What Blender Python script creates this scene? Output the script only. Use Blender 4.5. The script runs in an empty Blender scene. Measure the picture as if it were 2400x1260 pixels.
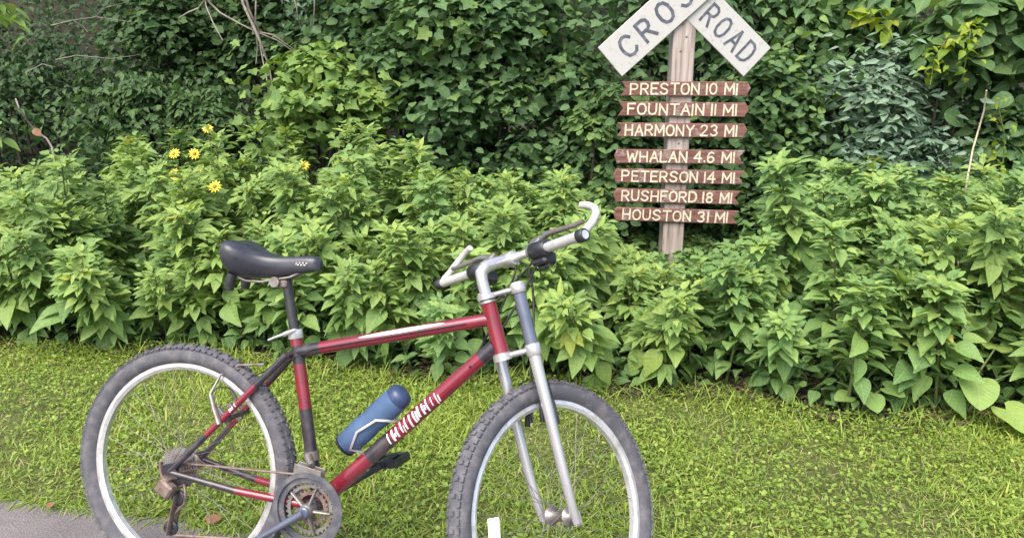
import bpy, math, random
import numpy as np
from math import radians as rad, sin, cos, pi
from mathutils import Vector, Matrix

random.seed(7); rng = np.random.default_rng(11)
SC = bpy.context.scene; COL = SC.collection

# ---------------------------------------------------------------- camera, sky, sun, exposure
FPX, PITCH, CAMH = 1750.0, 0.26, 1.385
cam = bpy.data.cameras.new('camera'); camo = bpy.data.objects.new('camera', cam); COL.objects.link(camo)
cam.sensor_width = 36.0; cam.lens = 36.0*FPX/2400.0; cam.clip_start = 0.05; cam.clip_end = 500
camo.location = (0, 0, CAMH); camo.rotation_euler = (pi/2-PITCH, 0, 0)
SC.camera = camo
SUN_EL, SUN_AZ = rad(58), rad(205)        # azimuth clockwise from +Y: the light comes from behind the viewer's left shoulder
w = bpy.data.worlds.new('World'); SC.world = w; w.use_nodes = True
nt = w.node_tree; sky = nt.nodes.new('ShaderNodeTexSky'); sky.sky_type = 'NISHITA'; sky.sun_disc = False
sky.sun_elevation = SUN_EL; sky.sun_rotation = SUN_AZ; sky.dust_density = 5.0; sky.air_density = 1.2
nt.links.new(sky.outputs[0], nt.nodes['Background'].inputs[0]); nt.nodes['Background'].inputs[1].default_value = 0.15
sl = bpy.data.lights.new('sun', 'SUN'); so = bpy.data.objects.new('sun', sl); COL.objects.link(so)
sl.energy = 1.35; sl.angle = rad(55); sl.color = (1.0, 0.97, 0.93)
sd = Vector((sin(SUN_AZ)*cos(SUN_EL), cos(SUN_AZ)*cos(SUN_EL), sin(SUN_EL)))
so.rotation_euler = sd.to_track_quat('Z', 'Y').to_euler()
VS = SC.view_settings; VS.view_transform = 'Standard'; VS.look = 'None'; VS.gamma = 1.0; VS.exposure = 1.1
SC.cycles.max_bounces = 8; SC.cycles.diffuse_bounces = 3; SC.cycles.glossy_bounces = 3; SC.cycles.transmission_bounces = 4

def at(px, py, Y):
    """world point seen at photo pixel (px,py) standing at depth Y"""
    a = (px-1200)/FPX; b = -(py-630)/FPX; c, s = cos(PITCH), sin(PITCH)
    d = Vector((a, c+b*s, -s+b*c)); return Vector((0, 0, CAMH)) + d*(Y/d.y)

# ---------------------------------------------------------------- materials
def newmat(name):
    m = bpy.data.materials.new(name); m.use_nodes = True
    return m, m.node_tree, m.node_tree.nodes['Principled BSDF']
def ramp(n, stops, fac=None):
    r = n.nodes.new('ShaderNodeValToRGB'); e = r.color_ramp.elements
    while len(e) < len(stops): e.new(0.5)
    for i, (p, c) in enumerate(stops): e[i].position = p; e[i].color = (*c, 1)
    if fac is not None: n.links.new(fac, r.inputs[0])
    return r
def noise(n, scale, detail=4, vec=None, rough=0.55, coord='Object'):
    t = n.nodes.new('ShaderNodeTexNoise'); t.inputs['Scale'].default_value = scale; t.inputs['Detail'].default_value = detail
    t.inputs['Roughness'].default_value = rough
    if vec is None:
        tc = n.nodes.new('ShaderNodeTexCoord'); vec = tc.outputs[coord]
    n.links.new(vec, t.inputs['Vector']); return t
def bump(n, b, h, strength, dist=0.01):
    k = n.nodes.new('ShaderNodeBump'); k.inputs['Strength'].default_value = strength; k.inputs['Distance'].default_value = dist
    n.links.new(h, k.inputs['Height']); n.links.new(k.outputs[0], b.inputs['Normal'])
def plain(name, col, rough=0.5, metal=0.0, dirt=None, dscale=30, dlo=0.45, dhi=0.7, coat=0.0, bmp=0.0):
    m, n, b = newmat(name)
    b.inputs['Base Color'].default_value = (*col, 1); b.inputs['Roughness'].default_value = rough; b.inputs['Metallic'].default_value = metal
    if coat: b.inputs['Coat Weight'].default_value = coat; b.inputs['Coat Roughness'].default_value = 0.12
    t = noise(n, dscale, 5)
    if dirt is not None:
        r = ramp(n, [(dlo, col), (dhi, dirt)], t.outputs[0]); n.links.new(r.outputs[0], b.inputs['Base Color'])
    rr = n.nodes.new('ShaderNodeMapRange'); rr.inputs[3].default_value = max(0.05, rough-0.1); rr.inputs[4].default_value = min(1, rough+0.15)
    n.links.new(t.outputs[0], rr.inputs[0]); n.links.new(rr.outputs[0], b.inputs['Roughness'])
    if bmp: bump(n, b, t.outputs[0], bmp, 0.002)
    return m
def leafmat(name, stops, rough=0.55, transl=0.3, vary=0.25, spec=0.32, veins=0.35):
    m, n, b = newmat(name)
    at_ = n.nodes.new('ShaderNodeAttribute'); at_.attribute_name = 'tint'
    oi = n.nodes.new('ShaderNodeObjectInfo')
    ma = n.nodes.new('ShaderNodeMath'); ma.operation = 'MULTIPLY_ADD'; ma.inputs[1].default_value = vary; ma.inputs[2].default_value = -vary/2
    n.links.new(oi.outputs['Random'], ma.inputs[0])
    ad = n.nodes.new('ShaderNodeMath'); ad.operation = 'ADD'; ad.use_clamp = True
    n.links.new(at_.outputs['Fac'], ad.inputs[0]); n.links.new(ma.outputs[0], ad.inputs[1])
    r = ramp(n, stops, ad.outputs[0])
    t = noise(n, 45, 3); mx = n.nodes.new('ShaderNodeMix'); mx.data_type = 'RGBA'; mx.blend_type = 'MULTIPLY'; mx.inputs[0].default_value = 0.35
    rb = ramp(n, [(0.3, (0.6, 0.65, 0.6)), (0.7, (1.15, 1.1, 1.0))], t.outputs[0])
    n.links.new(r.outputs[0], mx.inputs[6]); n.links.new(rb.outputs[0], mx.inputs[7])
    if veins:                                                   # pale mid-rib and side veins in leaf coordinates
        lc = n.nodes.new('ShaderNodeAttribute'); lc.attribute_name = 'leafco'; sp = n.nodes.new('ShaderNodeSeparateXYZ'); n.links.new(lc.outputs['Vector'], sp.inputs[0])
        def mth(op, a, b_=None):
            k = n.nodes.new('ShaderNodeMath'); k.operation = op
            for i, q in enumerate((a, b_)):
                if q is None: continue
                if isinstance(q, (int, float)): k.inputs[i].default_value = q
                else: n.links.new(q, k.inputs[i])
            return k.outputs[0]
        ay = mth('ABSOLUTE', sp.outputs[1]); rib = mth('LESS_THAN', ay, 0.018)
        wv = mth('SINE', mth('MULTIPLY', mth('SUBTRACT', sp.outputs[0], mth('MULTIPLY', ay, 0.75)), 42.0)); sv = mth('MULTIPLY', mth('GREATER_THAN', wv, 0.86), 0.55)
        vf = mth('MULTIPLY', mth('MAXIMUM', rib, sv), veins)
        m3 = n.nodes.new('ShaderNodeMix'); m3.data_type = 'RGBA'; m3.blend_type = 'MIX'; n.links.new(vf, m3.inputs[0]); n.links.new(mx.outputs[2], m3.inputs[6]); m3.inputs[7].default_value = (0.34, 0.45, 0.18, 1); mx = m3
        bump(n, b, wv, 0.25, 0.002)
    n.links.new(mx.outputs[2], b.inputs['Base Color']); b.inputs['Roughness'].default_value = rough
    b.inputs['Specular IOR Level'].default_value = spec
    tr = n.nodes.new('ShaderNodeBsdfTranslucent')
    hs = n.nodes.new('ShaderNodeHueSaturation'); hs.inputs['Saturation'].default_value = 1.15; hs.inputs['Value'].default_value = 1.3
    hs.inputs['Hue'].default_value = 0.485
    n.links.new(mx.outputs[2], hs.inputs['Color']); n.links.new(hs.outputs[0], tr.inputs[0])
    ms = n.nodes.new('ShaderNodeMixShader'); ms.inputs[0].default_value = transl
    n.links.new(b.outputs[0], ms.inputs[1]); n.links.new(tr.outputs[0], ms.inputs[2])
    n.links.new(ms.outputs[0], n.nodes['Material Output'].inputs['Surface'])
    return m

M = {}
M['weed'] = leafmat('weed_leaf', [(0, (0.105, 0.20, 0.06)), (0.5, (0.215, 0.34, 0.095)), (0.9, (0.34, 0.455, 0.11)), (0.98, (0.36, 0.43, 0.08)), (1, (0.45, 0.42, 0.08))])
M['broad'] = leafmat('broad_leaf', [(0, (0.09, 0.19, 0.065)), (0.5, (0.19, 0.325, 0.10)), (0.9, (0.32, 0.45, 0.12)), (0.98, (0.33, 0.43, 0.09)), (1, (0.45, 0.42, 0.08))])
M['grape'] = leafmat('grape_leaf', [(0, (0.055, 0.12, 0.05)), (0.55, (0.115, 0.215, 0.085)), (1, (0.23, 0.35, 0.09))], vary=0.2)
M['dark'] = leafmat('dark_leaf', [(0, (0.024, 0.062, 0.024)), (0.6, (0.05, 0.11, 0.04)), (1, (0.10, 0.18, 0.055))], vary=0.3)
M['blue'] = leafmat('bluegreen_leaf', [(0, (0.09, 0.165, 0.115)), (0.5, (0.175, 0.275, 0.205)), (1, (0.26, 0.37, 0.27))], transl=0.2)
M['bright'] = leafmat('bright_leaf', [(0, (0.09, 0.18, 0.05)), (0.5, (0.19, 0.31, 0.08)), (1, (0.29, 0.42, 0.10))])
M['lime'] = leafmat('lime_leaf', [(0, (0.12, 0.23, 0.03)), (0.5, (0.24, 0.36, 0.035)), (1, (0.42, 0.46, 0.06))], transl=0.4)
M['grass'] = leafmat('grass_blade', [(0, (0.11, 0.19, 0.042)), (0.35, (0.235, 0.35, 0.065)), (0.8, (0.38, 0.48, 0.095)), (0.93, (0.47, 0.51, 0.15)), (1, (0.44, 0.37, 0.23))], rough=0.55, vary=0, transl=0.35, veins=0)
M['litter'] = leafmat('leaf_litter', [(0, (0.04, 0.03, 0.02)), (0.5, (0.1, 0.075, 0.05)), (1, (0.18, 0.14, 0.10))], transl=0.05, veins=0, rough=0.8)
M['stem'] = plain('green_stem', (0.09, 0.14, 0.04), 0.6, dirt=(0.14, 0.11, 0.05), dscale=9)
M['twig'] = plain('twig_bark', (0.05, 0.042, 0.03), 0.85, dirt=(0.03, 0.027, 0.02), dscale=20)
M['deadwood'] = plain('dead_wood', (0.30, 0.26, 0.23), 0.85, dirt=(0.16, 0.13, 0.11), dscale=25)
M['straw'] = plain('dry_straw', (0.5, 0.44, 0.3), 0.8, dirt=(0.32, 0.27, 0.18), dscale=12)
M['petal'] = plain('yellow_petal', (0.85, 0.58, 0.02), 0.5, dirt=(0.9, 0.68, 0.05), dscale=60)
M['disc'] = plain('flower_disc', (0.42, 0.25, 0.02), 0.8, dirt=(0.2, 0.1, 0.02), dscale=200)
M['fallen'] = plain('fallen_leaf', (0.24, 0.12, 0.06), 0.7, dirt=(0.15, 0.085, 0.05), dscale=30)

def m_ground():
    m, n, b = newmat('soil_and_thatch')
    t = noise(n, 3.0, 8, coord='Object'); t2 = noise(n, 60, 6)
    r1 = ramp(n, [(0.3, (0.085, 0.10, 0.03)), (0.6, (0.13, 0.15, 0.045)), (0.85, (0.17, 0.145, 0.08))], t.outputs[0])
    r2 = ramp(n, [(0.3, (0.45, 0.45, 0.45)), (0.75, (1.3, 1.25, 1.1))], t2.outputs[0])
    mx = n.nodes.new('ShaderNodeMix'); mx.data_type = 'RGBA'; mx.blend_type = 'MULTIPLY'; mx.inputs[0].default_value = 1
    n.links.new(r1.outputs[0], mx.inputs[6]); n.links.new(r2.outputs[0], mx.inputs[7]); n.links.new(mx.outputs[2], b.inputs['Base Color'])
    b.inputs['Roughness'].default_value = 0.95; bump(n, b, t2.outputs[0], 0.8, 0.02); return m
M['ground'] = m_ground()
M['soil'] = plain('dark_soil', (0.035, 0.032, 0.022), 0.95, dirt=(0.065, 0.055, 0.035), dscale=7, bmp=0.8)
def m_path():
    m, n, b = newmat('old_asphalt')
    t = noise(n, 220, 6); t2 = noise(n, 4, 5)
    v = n.nodes.new('ShaderNodeTexVoronoi'); v.inputs['Scale'].default_value = 160
    tc = n.nodes.new('ShaderNodeTexCoord'); n.links.new(tc.outputs['Object'], v.inputs['Vector'])
    r1 = ramp(n, [(0.3, (0.125, 0.11, 0.11)), (0.7, (0.205, 0.185, 0.185))], t.outputs[0])
    r2 = ramp(n, [(0.3, (0.8, 0.8, 0.8)), (0.7, (1.1, 1.08, 1.05))], t2.outputs[0])
    mx = n.nodes.new('ShaderNodeMix'); mx.data_type = 'RGBA'; mx.blend_type = 'MULTIPLY'; mx.inputs[0].default_value = 1
    n.links.new(r1.outputs[0], mx.inputs[6]); n.links.new(r2.outputs[0], mx.inputs[7]); n.links.new(mx.outputs[2], b.inputs['Base Color'])
    b.inputs['Roughness'].default_value = 0.9; bump(n, b, v.outputs['Distance'], 0.6, 0.004); return m
M['path'] = m_path()
def m_wood(name, a, c, d, sc=(1, 1, 1), wscale=1.0, chips=None):
    """weathered timber: grain runs along the local axis with the smallest scale"""
    m, n, b = newmat(name)
    tc = n.nodes.new('ShaderNodeTexCoord'); mp = n.nodes.new('ShaderNodeMapping'); mp.inputs['Scale'].default_value = sc
    n.links.new(tc.outputs['Object'], mp.inputs[0])
    t = noise(n, 4*wscale, 8, mp.outputs[0], 0.65); t2 = noise(n, 2.2, 3, tc.outputs['Object'])
    r = ramp(n, [(0.30, a), (0.5, c), (0.7, d)], t.outputs[0])
    r2 = ramp(n, [(0.3, (0.82, 0.76, 0.7)), (0.65, (1.08, 1.06, 1.06))], t2.outputs[0])
    mx = n.nodes.new('ShaderNodeMix'); mx.data_type = 'RGBA'; mx.blend_type = 'MULTIPLY'; mx.inputs[0].default_value = 1
    n.links.new(r.outputs[0], mx.inputs[6]); n.links.new(r2.outputs[0], mx.inputs[7]); out = mx.outputs[2]
    if chips:
        t3 = noise(n, 16, 6, tc.outputs['Object'], 0.7); k = ramp(n, [(0.53, (0, 0, 0)), (0.66, (1, 1, 1))], t3.outputs[0])
        m2 = n.nodes.new('ShaderNodeMix'); m2.data_type = 'RGBA'
        n.links.new(k.outputs[0], m2.inputs[0]); n.links.new(out, m2.inputs[6]); m2.inputs[7].default_value = (*chips, 1); out = m2.outputs[2]
    n.links.new(out, b.inputs['Base Color']); b.inputs['Roughness'].default_value = 0.85; bump(n, b, t.outputs[0], 0.5, 0.004); return m
M['post'] = m_wood('weathered_post', (0.15, 0.12, 0.11), (0.40, 0.345, 0.325), (0.54, 0.49, 0.47), (11, 11, 0.5))
M['board'] = m_wood('brown_stained_board', (0.10, 0.046, 0.036), (0.185, 0.085, 0.07), (0.26, 0.145, 0.12), (1.2, 6, 14), chips=(0.34, 0.27, 0.24))
M['letter'] = plain('cream_letter_paint', (0.70, 0.61, 0.47), 0.6, dirt=(0.46, 0.36, 0.27), dscale=55, dlo=0.5, dhi=0.72)
M['white_board'] = plain('aged_white_paint', (0.49, 0.482, 0.475), 0.6, dirt=(0.32, 0.30, 0.27), dscale=38, dlo=0.57, dhi=0.82, bmp=0.2)
M['black_letter'] = plain('faded_black_paint', (0.075, 0.085, 0.115), 0.65, dirt=(0.2, 0.21, 0.24), dscale=30, dlo=0.5, dhi=0.75)
# bicycle
M['red'] = plain('red_frame_paint', (0.215, 0.010, 0.028), 0.22, dirt=(0.14, 0.014, 0.026), dscale=25, coat=1.0)
M['black_paint'] = plain('black_frame_paint', (0.028, 0.022, 0.032), 0.3, dirt=(0.07, 0.055, 0.06), dscale=30, coat=0.6)
M['decal_and_highlight'] = plain('white_decal_and_highlight', (0.78, 0.68, 0.69), 0.35, dirt=(0.6, 0.48, 0.5), dscale=60, coat=0.4)
M['rubber'] = plain('dusty_tyre_rubber', (0.085, 0.085, 0.10), 0.8, dirt=(0.155, 0.148, 0.155), dscale=40, bmp=0.3)
M['alloy'] = plain('brushed_alloy', (0.78, 0.78, 0.79), 0.35, 0.6, dirt=(0.5, 0.48, 0.46), dscale=30)
M['silver'] = plain('silver_fork_paint', (0.58, 0.57, 0.60), 0.26, 0.6, dirt=(0.52, 0.505, 0.52), dscale=10, coat=0.5)
M['slate'] = plain('slate_stanchion', (0.16, 0.18, 0.24), 0.3, 0.4, dirt=(0.10, 0.11, 0.15), dscale=12)
M['guard'] = plain('scuffed_guard', (0.10, 0.105, 0.13), 0.4, 0.3, dirt=(0.2, 0.19, 0.19), dscale=30)
M['steel'] = plain('worn_steel', (0.30, 0.29, 0.29), 0.45, 0.7, dirt=(0.22, 0.15, 0.11), dscale=35)
M['rust'] = plain('rusty_drivetrain', (0.25, 0.19, 0.165), 0.6, 0.4, dirt=(0.15, 0.10, 0.08), dscale=60)
M['plastic'] = plain('black_plastic', (0.02, 0.021, 0.027), 0.4, dirt=(0.05, 0.05, 0.055), dscale=30)
M['saddle'] = plain('black_saddle_cover', (0.03, 0.032, 0.045), 0.26, dirt=(0.05, 0.052, 0.065), dscale=20, bmp=0.05)
M['grip'] = plain('pale_grey_grip', (0.46, 0.455, 0.44), 0.32, dirt=(0.5, 0.48, 0.46), dscale=60)
M['cable'] = plain('black_cable', (0.015, 0.015, 0.018), 0.4)
def m_bottle():
    m, n, b = newmat('blue_bottle_plastic'); t = noise(n, 12, 3)
    r = ramp(n, [(0.3, (0.075, 0.13, 0.27)), (0.7, (0.13, 0.21, 0.37))], t.outputs[0]); n.links.new(r.outputs[0], b.inputs['Base Color'])
    b.inputs['Roughness'].default_value = 0.15; b.inputs['Transmission Weight'].default_value = 0.35; b.inputs['IOR'].default_value = 1.3; return m
M['bottle'] = m_bottle()
M['cap'] = plain('navy_cap_plastic', (0.03, 0.05, 0.12), 0.3, dirt=(0.05, 0.08, 0.16), dscale=20)
M['reflector'] = plain('white_reflector', (0.85, 0.85, 0.86), 0.2, dscale=200)

# ---------------------------------------------------------------- object helpers
def tag(o, label=None, cat=None, group=None, kind=None):
    if label: o['label'] = label
    if cat: o['category'] = cat
    if group: o['group'] = group
    if kind: o['kind'] = kind
    return o
def empty(name, loc=(0, 0, 0), label=None, cat=None, group=None):
    o = bpy.data.objects.new(name, None); COL.objects.link(o); o.location = loc; o.empty_display_size = 0.1
    return tag(o, label, cat, group)
class MB:
    """collects shapes for one mesh object"""
    def __init__(s, T=None): s.v = []; s.f = []; s.m = []; s.sm = []; s.T = T
    def add(s, vs, fs, mat=0, smooth=True):
        o = len(s.v)
        for p in vs:
            p = Vector(p); s.v.append(tuple(s.T(p)) if s.T else tuple(p))
        for f in fs: s.f.append([i+o for i in f]); s.m.append(mat); s.sm.append(smooth)
    def tube(s, pts, r, seg=10, mat=0, cap=True, flat=(1, 1), smooth=True):
        pts = [Vector(p) for p in pts]; n = len(pts)
        rr = r if isinstance(r, (list, tuple)) else [r]*n
        vs = []; fs = []; ref = None
        for i, p in enumerate(pts):
            t = (pts[min(i+1, n-1)]-pts[max(i-1, 0)]).normalized()
            if ref is None:
                ref = Vector((0, 0, 1)) if abs(t.z) < 0.9 else Vector((1, 0, 0))
            a = t.cross(ref); a = a.normalized() if a.length > 1e-6 else t.orthogonal().normalized()
            b = a.cross(t).normalized(); ref = b
            for k in range(seg):
                q = 2*pi*k/seg; vs.append(p + a*(cos(q)*rr[i]*flat[0]) + b*(sin(q)*rr[i]*flat[1]))
        for i in range(n-1):
            for k in range(seg):
                k2 = (k+1) % seg; fs.append((i*seg+k, i*seg+k2, (i+1)*seg+k2, (i+1)*seg+k))
        s.add(vs, fs, mat, smooth)
        if cap:
            s.add(vs[:seg], [tuple(range(seg-1, -1, -1))], mat, False); s.add(vs[-seg:], [tuple(range(seg))], mat, False)
    def lathe(s, c, ax, prof, seg=32, mat=0, smooth=True, close=False):
        """prof: (along axis, radius)"""
        c = Vector(c); ax = Vector(ax).normalized(); a = ax.orthogonal().normalized(); b = ax.cross(a)
        vs = []; fs = []; n = len(prof)
        for z, r in prof:
            for k in range(seg):
                q = 2*pi*k/seg; vs.append(c + ax*z + (a*cos(q)+b*sin(q))*r)
        for i in range(n if close else n-1):
            j = (i+1) % n
            for k in range(seg):
                k2 = (k+1) % seg; fs.append((i*seg+k, i*seg+k2, j*seg+k2, j*seg+k))
        s.add(vs, fs, mat, smooth)
        if not close:
            s.add(vs[:seg], [tuple(range(seg-1, -1, -1))], mat, False); s.add(vs[-seg:], [tuple(range(seg))], mat, False)
    def box(s, c, x, y, z, mat=0, bev=0.0):
        """box about c with half-axis vectors x,y,z and bevelled long edges"""
        c, x, y, z = map(Vector, (c, x, y, z))
        if not bev:
            vs = [c+x*i+y*j+z*k for i in (-1, 1) for j in (-1, 1) for k in (-1, 1)]
            s.add(vs, [(0, 1, 3, 2), (4, 6, 7, 5), (0, 4, 5, 1), (2, 3, 7, 6), (0, 2, 6, 4), (1, 5, 7, 3)], mat, False); return
        by = 1-bev/y.length; bz = 1-bev/z.length; bx = 1-bev/x.length
        ring = [(-1, -bz), (-by, -1), (by, -1), (1, -bz), (1, bz), (by, 1), (-by, 1), (-1, bz)]
        vs = []; k = 8
        for i, sh in ((-1, 0.0), (-bx, 1.0), (bx, 1.0), (1, 0.0)):
            for (j, l) in ring:
                jj = j if sh else max(-by, min(by, j)); ll = l if sh else max(-bz, min(bz, l))
                vs.append(c+x*i+y*jj+z*ll)
        fs = [(a*k+b, a*k+(b+1) % k, (a+1)*k+(b+1) % k, (a+1)*k+b) for a in range(3) for b in range(k)]
        fs += [tuple(range(k-1, -1, -1)), tuple(range(3*k, 4*k))]
        s.add(vs, fs, mat, False)
    def build(s, name, mats, parent=None, label=None):
        me = bpy.data.meshes.new(name); me.from_pydata(s.v, [], s.f); me.update()
        if not isinstance(mats, (list, tuple)): mats = [mats]
        for m in mats: me.materials.append(m)
        me.polygons.foreach_set('material_index', s.m); me.polygons.foreach_set('use_smooth', s.sm)
        o = bpy.data.objects.new(name, me); COL.objects.link(o)
        if parent is not None: o.parent = parent
        if label: o['label'] = label
        return o
def copy_tree(o, parent=None):
    c = o.copy(); COL.objects.link(c)
    if parent is not None: c.parent = parent
    for ch in o.children: copy_tree(ch, c)
    return c

# leaf templates: base at the origin, growing along +X, upper side +Z ; (verts, triangles)
def blade(L, W, fold=0.25, droop=0.15, ang=0.0, org=(0, 0, 0), wide=(0.3, 0.65), w2=0.75, tw=0.0):
    xs = [0, wide[0]*L, wide[1]*L, L]; hw = [0, W/2, W/2*w2, 0]
    def P(x, y, lift): return (x, y, -droop*x*x/max(L, 1e-6) + lift)
    v = [P(0, 0, 0)]
    for x, h in zip(xs[1:3], hw[1:3]): v += [P(x, 0, -fold*h), P(x, h, fold*h*0.4 + tw*h), P(x, -h, fold*h*0.4 - tw*h)]
    v += [P(L, 0, 0)]
    t = [(0, 1, 2), (0, 3, 1), (1, 4, 5), (1, 5, 2), (1, 3, 6), (1, 6, 4), (4, 7, 5), (4, 6, 7)]
    v = np.array(v); c, s = cos(ang), sin(ang); R = np.array([[c, -s, 0], [s, c, 0], [0, 0, 1]])
    return v @ R.T + np.array(org), np.array(t)
def merge(parts):
    V = []; T = []; o = 0
    for v, t in parts: V.append(v); T.append(t+o); o += len(v)
    return np.concatenate(V), np.concatenate(T)
def lobed(n=5):
    if n == 3: spec = [(0, 1, .54), (0.72, .78, .44), (-0.72, .8, .44)]
    elif n == 5: spec = [(0, 1, .42), (0.56, .9, .38), (-0.56, .88, .38), (1.2, .62, .32), (-1.2, .64, .32)]
    else: spec = [(0, 1, .45)]
    return merge([blade(l, wd, 0.3, 0.42, a, (0, 0, 0.012*abs(a)-0.02*i), (0.38, 0.7), 0.7) for i, (a, l, wd) in enumerate(spec)])
def fan(outline, cup=0.1, droop=0.2, smooth=False):
    """leaf from an outline (x,y) list around a mid-rib centre"""
    P = np.array(outline, float)
    if smooth:                                                  # Catmull-Rom midpoints, slightly toothed
        Q = []; n = len(P)
        for i in range(n):
            p0, p1, p2, p3 = P[i-1], P[i], P[(i+1) % n], P[(i+2) % n]; Q += [p1, (9*(p1+p2)-p0-p3)/16*1.0]
        P = np.array(Q)
    n = len(P); I = np.column_stack([0.35+(P[:, 0]-0.35)*0.55, P[:, 1]*0.5]); c = np.array([[0.33, 0]])
    v2 = np.concatenate([c, I, P]); z = cup*np.abs(v2[:, 1])**1.2 - droop*np.clip(v2[:, 0], 0, None)**2 + 0.02*np.sin(9*v2[:, 0]+4*v2[:, 1])*(np.abs(v2[:, 1]) > 0.1)
    v = np.column_stack([v2, z])
    return v, np.array([(0, i+1, (i+1) % n+1) for i in range(n)]+[t for i in range(n) for t in ((i+1, n+i+1, n+(i+1) % n+1), (i+1, n+(i+1) % n+1, (i+1) % n+1))])
T_GRAPE = fan([(0.0, 0), (-0.14, 0.22), (0.08, 0.47), (0.28, 0.36), (0.50, 0.55), (0.62, 0.27), (1.0, 0.0), (0.62, -0.28), (0.48, -0.56), (0.27, -0.36), (0.06, -0.48), (-0.15, -0.2)])
T_OVATE = fan([(0, 0), (0.06, 0.2), (0.27, 0.34), (0.52, 0.31), (0.78, 0.15), (1.0, 0), (0.78, -0.15), (0.52, -0.31), (0.27, -0.34), (0.06, -0.2)], cup=0.3, droop=0.42, smooth=True)
T_ROUND = fan([(0, 0), (0.03, 0.22), (0.3, 0.38), (0.62, 0.34), (0.86, 0.17), (0.97, 0), (0.86, -0.17), (0.62, -0.34), (0.3, -0.38), (0.03, -0.22)], cup=0.2, droop=0.15)
T_LANCE = blade(1, 0.40, 0.3, 0.32)
T_LOB3, T_LOB5 = lobed(3), lobed(5)
T_BURDOCK = fan([(0, 0), (-0.22, 0.2), (-0.16, 0.42), (0.1, 0.56), (0.36, 0.53), (0.62, 0.42), (0.84, 0.22), (0.96, 0), (0.84, -0.23), (0.62, -0.41), (0.36, -0.54), (0.1, -0.55), (-0.17, -0.4), (-0.22, -0.2)], cup=0.2, droop=0.22, smooth=True)

class Leaves:
    """leaves gathered into one triangle mesh with a per-leaf 'tint'"""
    def __init__(s): s.V = []; s.T = []; s.C = []; s.U = []; s.n = 0
    def add(s, tpl, pos, d, nrm, size, tint):
        """one leaf or arrays of leaves: pos,d,nrm (k,3); size,tint (k,)"""
        pos = np.atleast_2d(pos).astype(float); k = len(pos)
        d = np.broadcast_to(np.atleast_2d(d).astype(float), (k, 3)).copy(); nrm = np.broadcast_to(np.atleast_2d(nrm).astype(float), (k, 3)).copy()
        size = np.broadcast_to(np.asarray(size, float), (k,)); tint = np.broadcast_to(np.asarray(tint, float), (k,))
        d /= np.linalg.norm(d, axis=1, keepdims=True)+1e-9
        y = np.cross(nrm, d); y /= np.linalg.norm(y, axis=1, keepdims=True)+1e-9
        z = np.cross(d, y); v, t = tpl
        B = np.stack([d, y, z], 1)                       # rows are the leaf axes
        W = np.einsum('vi,kij->kvj', v, B)*size[:, None, None] + pos[:, None, :]
        m = len(v); s.V.append(W.reshape(-1, 3))
        s.T.append((t[None]+(np.arange(k)*m)[:, None, None]+s.n).reshape(-1, 3)); s.C.append(np.repeat(tint, m)); s.U.append(np.tile(v, (k, 1))); s.n += k*m
    def build(s, name, mat, parent=None):
        V = np.concatenate(s.V); T = np.concatenate(s.T).astype(np.int32); C = np.concatenate(s.C)
        me = bpy.data.meshes.new(name); me.vertices.add(len(V)); me.vertices.foreach_set('co', V.astype(np.float32).ravel())
        me.loops.add(T.size); me.loops.foreach_set('vertex_index', T.ravel()); me.polygons.add(len(T))
        me.polygons.foreach_set('loop_start', np.arange(0, T.size, 3, dtype=np.int32)); me.polygons.foreach_set('loop_total', np.full(len(T), 3, np.int32))
        a = me.attributes.new('tint', 'FLOAT', 'POINT'); a.data.foreach_set('value', C.astype(np.float32))
        a = me.attributes.new('leafco', 'FLOAT_VECTOR', 'POINT'); a.data.foreach_set('vector', np.concatenate(s.U).astype(np.float32).ravel())
        me.materials.append(mat); me.update(calc_edges=True); me.validate()
        o = bpy.data.objects.new(name, me); COL.objects.link(o)
        if parent is not None: o.parent = parent
        return o
def unit(a): return a/(np.linalg.norm(a, axis=-1, keepdims=True)+1e-9)

# ---------------------------------------------------------------- setting: ground, hillside, path, grass
def veg_edge(x): return 3.13 - 0.205*x + 0.06*np.sin(3.1*x) + 0.04*np.sin(7.3*x+1)
def path_edge(x): return 2.04 - 0.215*(x+0.9)
def hill_z(x, y): return np.where(y > 7.2, 0.75*(y-7.2), 0) + 0.0*x
def sheet(name, xs, ys, zf, mat, kind='structure'):
    X, Y = np.meshgrid(xs, ys); Z = zf(X, Y); V = np.stack([X, Y, Z], -1).reshape(-1, 3); nx, ny = len(xs), len(ys)
    F = [(j*nx+i, j*nx+i+1, (j+1)*nx+i+1, (j+1)*nx+i) for j in range(ny-1) for i in range(nx-1)]
    me = bpy.data.meshes.new(name); me.from_pydata(V.tolist(), [], F); me.materials.append(mat)
    for p in me.polygons: p.use_smooth = True
    o = bpy.data.objects.new(name, me); COL.objects.link(o); return tag(o, kind=kind)
sheet('ground', np.linspace(-60, 60, 25), np.concatenate([[-60, -30, -10], np.linspace(-4, 7, 12), [20, 60]]), lambda X, Y: 0*X, M['ground'])
sheet('hillside', np.linspace(-14, 14, 57), np.linspace(6.5, 16, 30), lambda X, Y: 0.004+hill_z(X, Y)+0.15*np.sin(X*2.1+Y)*(Y > 7)*(Y < 15.5), M['soil'])
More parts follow.
